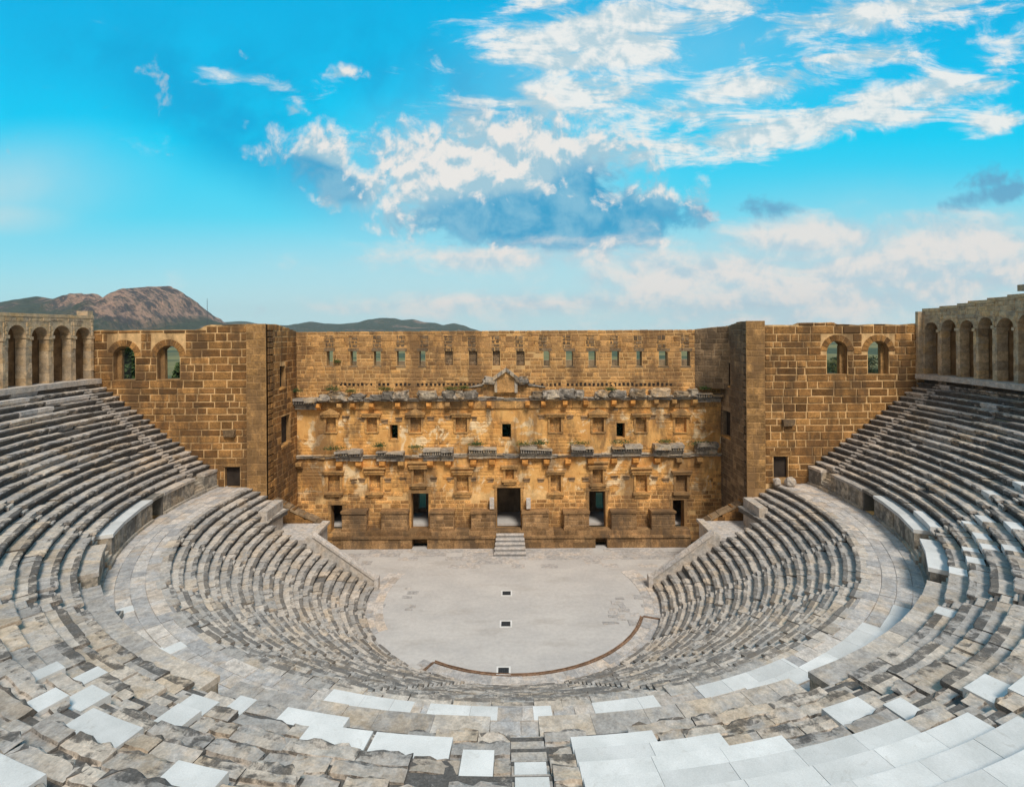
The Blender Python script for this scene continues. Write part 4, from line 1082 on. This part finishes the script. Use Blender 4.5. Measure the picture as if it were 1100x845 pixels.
# ------------------------------------------------------------------ terrain
mb = MB(); mb.box(-12000, 12000, -3000, 14000, -3.5, G0, (.5, .2, .5)); tag(mb.build('ground', M['ground']), kind='structure')
def rlow(x):
    for (a, ea), (b, eb) in (((-999, .9), (70, .9)), ((70, .9), (132, .80)), ((132, .80), (158, .60)), ((158, .60), (200, .36)), ((200, .36), (999, .5))):
        if a <= x <= b: return ea+(eb-ea)*(x-a)/(b-a)
def ridge(name, prof, Y, dep, rock, seed, nx=300, ny=46, x0=None, x1=None):
    v = []; f = []; t = []
    x0 = prof[0][0]; x1 = prof[-1][0]
    def hp(x):
        for (a, ya), (b, yb) in zip(prof, prof[1:]):
            if a <= x <= b:
                u = (x-a)/(b-a); y = ya+(yb-ya)*(u*u*(3-2*u)*.5+u*.5); return max(0, (356-.006*(x-550)-y)/575*Y+EYE)
        return 0
    sc = Y/2600
    for i in range(nx+1):
        x = x0+(x1-x0)*i/nx; H = hp(x); rk = rock(x)
        for j in range(ny+1):
            w = j/ny; y = Y-dep+w*dep*1.6
            u = cl((y-(Y-dep))/dep) if y <= Y else cl(1-(y-Y)/(dep*.6))
            prof_ = u**1.25
            if rk > 0 and y <= Y:
                e = rlow(x)+.10*N(x*.06, seed)+.08*N(x*.25, seed, 2)
                prof_ = prof_*(1-rk)+rk*(.70*(u/e)**1.1 if u < e else .70+.20*sst(e, min(.97, e+.2), u)+.10*(u-e)/(1.001-e))
            X = (x-550)/575*Y
            nz = (FB(X*.0045/sc, y*.004/sc, seed, 6)*30+abs(FB(X*.012/sc, y*.007/sc, seed+5, 5))*22*(.4+rk)-6)*sc*min(1, H/(120*sc))*(u*(1-u)*3.2+.10)+rk*(u*(1-u)*4*(20*N(X*.02, y*.006, seed)+15*N(X*.05, y*.012, seed))+u*9*N(X*.03, y*.02, seed)+u*9*N(X*.075, y*.04, seed)+u*4*N(X*.2, y*.1, seed))*sc
            if rk > 0: prof_ = min(prof_*H+nz*(1-.45*rk), H-(1-u)*26*sc+sc*rk*(24*N(X*.02, seed)+20*N(X*.05, seed, 3)+11*N(X*.13, seed, 5))-sc*rk*u*(1-u)*90*abs(N(X*.018, y*.003, seed)))/max(H, 1.); nz = 0
            z = EYE+(H*prof_+nz-EYE)*(y/Y if y < Y else 1) if H*prof_+nz > EYE else H*prof_+nz-3
            v.append((X, y, z))
    m = ny+1
    for i in range(nx):
        for j in range(ny):
            f.append((i*m+j, (i+1)*m+j, (i+1)*m+j+1, i*m+j+1))
            x = x0+(x1-x0)*(i+.5)/nx; u = (j/ny*1.6)
            rk = rock(x); e = rlow(x); q = cl(rk*sst(e-.10, e+.04, u+.12*N(x*.12, u*7, seed)+.06*N(x*.4, u*16, seed)))
            if rk < .2: q = .55*sst(.33, .5, N(x*.05, u*7, seed+2))
            t.append((q, 0, .5))
    mb = MB(); mb.add(v, f, t); tag(mb.build(name, M['mount'], None, True), kind='structure')
ridge('mountain', [(-420, 350), (-250, 346), (-120, 336), (-40, 329), (0, 324), (20, 321), (42, 317.5), (58, 320), (72, 315.5), (84, 313.5), (92, 317), (102, 314.5), (116, 325), (132, 334), (150, 333), (161, 325), (171, 314), (181, 306), (191, 311.5), (203, 318), (212, 327), (219, 338), (226, 343), (240, 347), (262, 351), (300, 357)],
      2600, 900, lambda x: sst(62, 76, x)*sst(226, 217, x), 3., 380, 60)
ridge('hill', [(180, 356), (215, 349), (235, 346), (262, 344.5), (280, 347.5), (312, 349), (335, 345), (350, 347), (366, 347.5), (384, 346), (398, 342.5), (410, 341), (424, 341.5), (432, 343.5), (444, 342.5), (456, 345.5), (468, 346.5), (476, 349), (488, 347), (498, 349), (508, 353), (522, 357), (540, 362)],
      4300, 1300, lambda x: 0, 8., 260, 44)
ms = thing('radio_mast', 'thin lattice radio mast beside the rocky peak', 'mast', (px(222.8, 2500), 2500, 60))
mb = MB(); X = px(222.8, 2500); zt = pz(320.5, 2500, 222.8)
mb.tube([(X, 2500, 40), (X, 2500, zt)], [1.3, .7], 6); mb.build('pole', M['iron'], ms)
mb = MB()
for i in range(6): z = zt-70+i*11; mb.box(X-2.2, X+2.2, 2499, 2501, z, z+1.6, (.5, 0, 0))
mb.build('antenna', M['iron'], ms)

hz = MB(); hz.box(-3400, 2500, -60, 5200, -4.5, 262)
hm = bpy.data.materials.new('haze'); hm.use_nodes = True; hm.node_tree.nodes.clear()
ho = hm.node_tree.nodes.new('ShaderNodeOutputMaterial'); hv = hm.node_tree.nodes.new('ShaderNodeVolumePrincipled')
hv.inputs['Color'].default_value = (.78, .88, .95, 1); hv.inputs['Density'].default_value = 0.00006; hm.node_tree.links.new(hv.outputs[0], ho.inputs['Volume'])
tag(hz.build('haze', hm), kind='stuff')
# ------------------------------------------------------------------ sky and light
SUN_EL, SUN_AZ = 52., 160.       # azimuth measured clockwise from +Y (the view direction): behind, to the right
W = bpy.data.worlds.new('World'); S.world = W; W.use_nodes = True
nt = W.node_tree; g = NG(nt); bg = nt.nodes['Background']
sky = g.node('ShaderNodeTexSky', sky_type='NISHITA'); sky.sun_disc = False
sky.sun_elevation = rad(SUN_EL); sky.sun_rotation = rad(SUN_AZ); sky.air_density = 1.0; sky.dust_density = .6; sky.ozone_density = 1.2
dirv = g.node('ShaderNodeTexCoord').outputs['Generated']
sp = g.node('ShaderNodeSeparateXYZ'); g.l.new(dirv, sp.inputs[0]); dx, dy, dz = sp.outputs
fy = g.math('MAXIMUM', dy, .06)
u = g.math('DIVIDE', dx, fy); v = g.math('DIVIDE', dz, fy)
front = g.ss(dy, .05, .3)
cb2 = g.node('ShaderNodeCombineXYZ'); g.put(cb2.inputs[0], u); g.put(cb2.inputs[1], v); uvp = cb2.outputs[0]
def mapped(vec, loc=(0, 0, 0), rot=0., scale=(1, 1, 1), typ='POINT'):
    m = g.node('ShaderNodeMapping', vector_type=typ); g.put(m.inputs['Vector'], vec)
    m.inputs['Location'].default_value = loc; m.inputs['Rotation'].default_value = (0, 0, rad(rot)); m.inputs['Scale'].default_value = scale
    return m.outputs[0]
def blob(x, y, sx, sy, rot=0., s=1.):
    """soft elliptical patch of the sky round a fixed direction"""
    q = mapped(uvp, ((x-550)/575, (356-y)/575, 0), rot, (1.8*sx/575, 1.8*sy/575, 1), 'TEXTURE')
    gt = g.node('ShaderNodeTexGradient', {'Vector': q}, gradient_type='SPHERICAL')
    return g.math('MULTIPLY', gt.outputs['Fac'], s) if s != 1. else gt.outputs['Fac']
def total(l):
    o = l[0]
    for q in l[1:]: o = g.math('MAXIMUM', o, q)
    return o
rp = g.node('ShaderNodeValToRGB'); g.put(rp.inputs[0], v)
el = rp.color_ramp.elements
el[0].position = 0.; el[0].color = (.55, .73, .78, 1); el[1].position = .64; el[1].color = (.0, .43, .78, 1)
for p_, c_ in ((.10, (.40, .70, .80)), (.22, (.10, .65, .86)), (.36, (.0, .60, .89)), (.48, (.0, .52, .86))):
    e = el.new(p_); e.color = (*c_, 1)
grad = g.mix(1., rp.outputs[0], (7.4, 7.4, 7.4), 'MULTIPLY')
grad.node.clamp_result = False
col = g.mix(.92, g.mix(1., sky.outputs[0], (.0, 1.35, 1.25), 'MULTIPLY'), grad)
nA = g.noise(mapped(uvp, rot=-13, scale=(.9, 3.0, 1.)), 5.5, 8., .68, .7)       # streaky field
nB = g.noise(uvp, 13., 7., .60, .25)                                          # puffy field
nBs = g.noise(mapped(uvp, (.004, .020, 0)), 13., 5., .58, .25)                # the same, shifted towards the light
nS = g.noise(uvp, 3.6, 5., .6, .5)                                            # soft field
rel = g.math('SUBTRACT', nB, nBs)
# darker blue bands
dark = total([blob(300, 125, 190, 62, -24), blob(430, 85, 120, 52, -20), blob(140, 50, 130, 40, 0, .6), blob(540, 120, 60, 50, 0, .7)])
col = g.mix(g.math('MULTIPLY', g.math('MULTIPLY', g.ss(dark, .05, .7), g.ss(g.math('ADD', nS, g.math('MULTIPLY', nB, .25)), .42, .76)), .9), col, (.0, 2.8, 5.05))
# veils of thin bright cloud
veil = total([blob(0, 200, 130, 48, 8, .75), blob(0, 228, 75, 20, 0, .9), blob(300, 330, 170, 26, 0, .5), blob(800, 310, 460, 62, 0, .95), blob(560, 335, 420, 40, 0, .9), blob(1000, 300, 300, 75, 0, 1.1), blob(800, 335, 420, 40, 0, 1.), blob(520, 200, 150, 80, 0, .75), blob(680, 80, 230, 80, 12, .45)])
col = g.mix(g.math('MULTIPLY', g.math('MULTIPLY', g.ss(veil, .05, .9), g.ss(nS, .2, .7, .5, 1.)), .8), col, (3.9, 5.2, 5.5))
# streaked upper cloud
stk = total([blob(640, 40, 150, 52, 15, 1.2), blob(580, 5, 110, 22, 10, .8), blob(600, 105, 135, 42, 6, 1.05), blob(760, 15, 150, 34, 12, .9), blob(810, 95, 160, 24, 12, 1.), blob(930, 62, 100, 20, 6, .95), blob(840, 140, 220, 26, 9, 1.1), blob(975, 105, 110, 22, 8, 1.15),
             blob(960, 14, 210, 30, 8, 1.), blob(1085, 60, 50, 44, 0, .8), blob(1075, 132, 55, 18, 8, .95), blob(275, 85, 75, 20, -8, .8), blob(720, 120, 110, 40, 10, .75)])
fA = g.math('ADD', g.math('MULTIPLY', g.math('SUBTRACT', nA, .5), 2.1), g.math('MULTIPLY', g.math('SUBTRACT', nB, .5), .5))
cA = g.ss(g.math('ADD', fA, stk), .42, .92)
shA = g.ss(g.math('ADD', g.math('MULTIPLY', rel, 2.2), fA), -.25, .30)
col = g.mix(g.math('MULTIPLY', cA, .93), col, g.mix(shA, (3.5, 4.6, 5.1), (6.3, 6.25, 6.0)))
# the puffy bank in the middle with its blue base
puf = total([blob(560, 190, 120, 62, -6, 1.4), blob(480, 185, 85, 54, 0, 1.2), blob(600, 228, 135, 40, 0, 1.4), blob(355, 165, 62, 36, -20, .9), blob(460, 232, 65, 24, 0, .95), blob(400, 200, 60, 30, -20, .9), blob(320, 118, 26, 12, 0, .7), blob(370, 78, 24, 10, 0, .7)])
fB = g.math('ADD', g.math('MULTIPLY', g.math('SUBTRACT', nB, .5), 1.9), g.math('MULTIPLY', g.math('SUBTRACT', nS, .5), .8))
cB = g.ss(g.math('ADD', fB, puf), .30, .74)
base = total([blob(600, 238, 140, 28, 0, 1.25), blob(345, 190, 50, 18, -22, 1.), blob(640, 205, 60, 32, 0, .85), blob(500, 110, 70, 26, 0, .5), blob(540, 245, 60, 16, 0, .8)])
base = g.math('MULTIPLY', base, g.ss(g.math('ADD', nB, g.math('MULTIPLY', nS, .6)), .52, .95, .45, 1.25))
shB = g.ss(g.math('ADD', g.math('MULTIPLY', rel, 5.), g.math('SUBTRACT', .50, g.math('MULTIPLY', base, 1.15))), .0, .75)
ccol = g.mix(shB, g.mix(g.ss(base, .25, .6), (2.6, 4.1, 4.9), g.mix(g.ss(nB, .36, .66), (.15, 2.35, 4.2), (1.5, 3.5, 4.8))), (6.2, 5.9, 5.6))
col = g.mix(g.math('MULTIPLY', cB, .94), col, ccol)
# long bank low on the right, small grey-blue clouds
bank = total([blob(850, 325, 340, 34, 0, 1.), blob(600, 325, 230, 22, 0, .9), blob(980, 290, 220, 50, 0, 1.1), blob(900, 258, 190, 26, 3, 1.), blob(1010, 272, 160, 36, 0, 1.1), blob(560, 280, 180, 17, 0, .95), blob(680, 262, 190, 9, 0, .8), blob(760, 290, 260, 32, 0, .9), blob(900, 312, 280, 34, 0, .9), blob(620, 305, 120, 14, 0, .6)])
nC = g.noise(mapped(uvp, (3, 1, 0), 0, (1., 3., 1.)), 5., 8., .62, .4)
fC = g.math('ADD', g.math('MULTIPLY', g.math('SUBTRACT', nC, .5), 1.7), g.math('MULTIPLY', g.math('SUBTRACT', nB, .5), .35))
cC = g.ss(g.math('ADD', fC, bank), .22, .95)
shC = g.ss(g.math('ADD', g.math('MULTIPLY', rel, 2.4), fC), -.42, .36)
col = g.mix(g.math('MULTIPLY', cC, .88), col, g.mix(shC, (3.5, 4.5, 5.1), (6.0, 5.6, 5.3)))
sml = total([blob(812, 226, 52, 15, 2, .75), blob(1075, 212, 60, 12, 14, .8), blob(1075, 195, 50, 14, 5, .6)])
col = g.mix(g.math('MULTIPLY', g.ss(g.math('ADD', fB, sml), .30, .75), .8), col, (.9, 2.5, 4.0))
# unseen sky behind the viewpoint: broken bright cloud added to offset the cyan light
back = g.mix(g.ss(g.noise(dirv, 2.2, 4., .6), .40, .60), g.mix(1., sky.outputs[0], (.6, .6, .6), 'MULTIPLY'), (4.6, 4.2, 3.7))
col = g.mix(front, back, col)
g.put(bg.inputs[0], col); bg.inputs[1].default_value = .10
sun = bpy.data.lights.new('sun', 'SUN'); so = bpy.data.objects.new('sun', sun); C.objects.link(so)
sun.energy = 2.4; sun.angle = rad(15); sun.color = (1., .91, .80)
d = Vector((math.sin(rad(SUN_AZ))*math.cos(rad(SUN_EL)), math.cos(rad(SUN_AZ))*math.cos(rad(SUN_EL)), math.sin(rad(SUN_EL))))
so.rotation_euler = d.to_track_quat('Z', 'Y').to_euler()
S.view_settings.view_transform = 'Standard'; S.view_settings.look = 'None'; S.view_settings.exposure = 0.5; S.view_settings.gamma = 1.0
S.cycles.max_bounces = 5; S.cycles.diffuse_bounces = 3; S.cycles.sample_clamp_indirect = 4.
S.cycles.use_denoising = True; S.render.filter_size = 1.1
W.cycles.sampling_method = 'MANUAL'; W.cycles.sample_map_resolution = 256
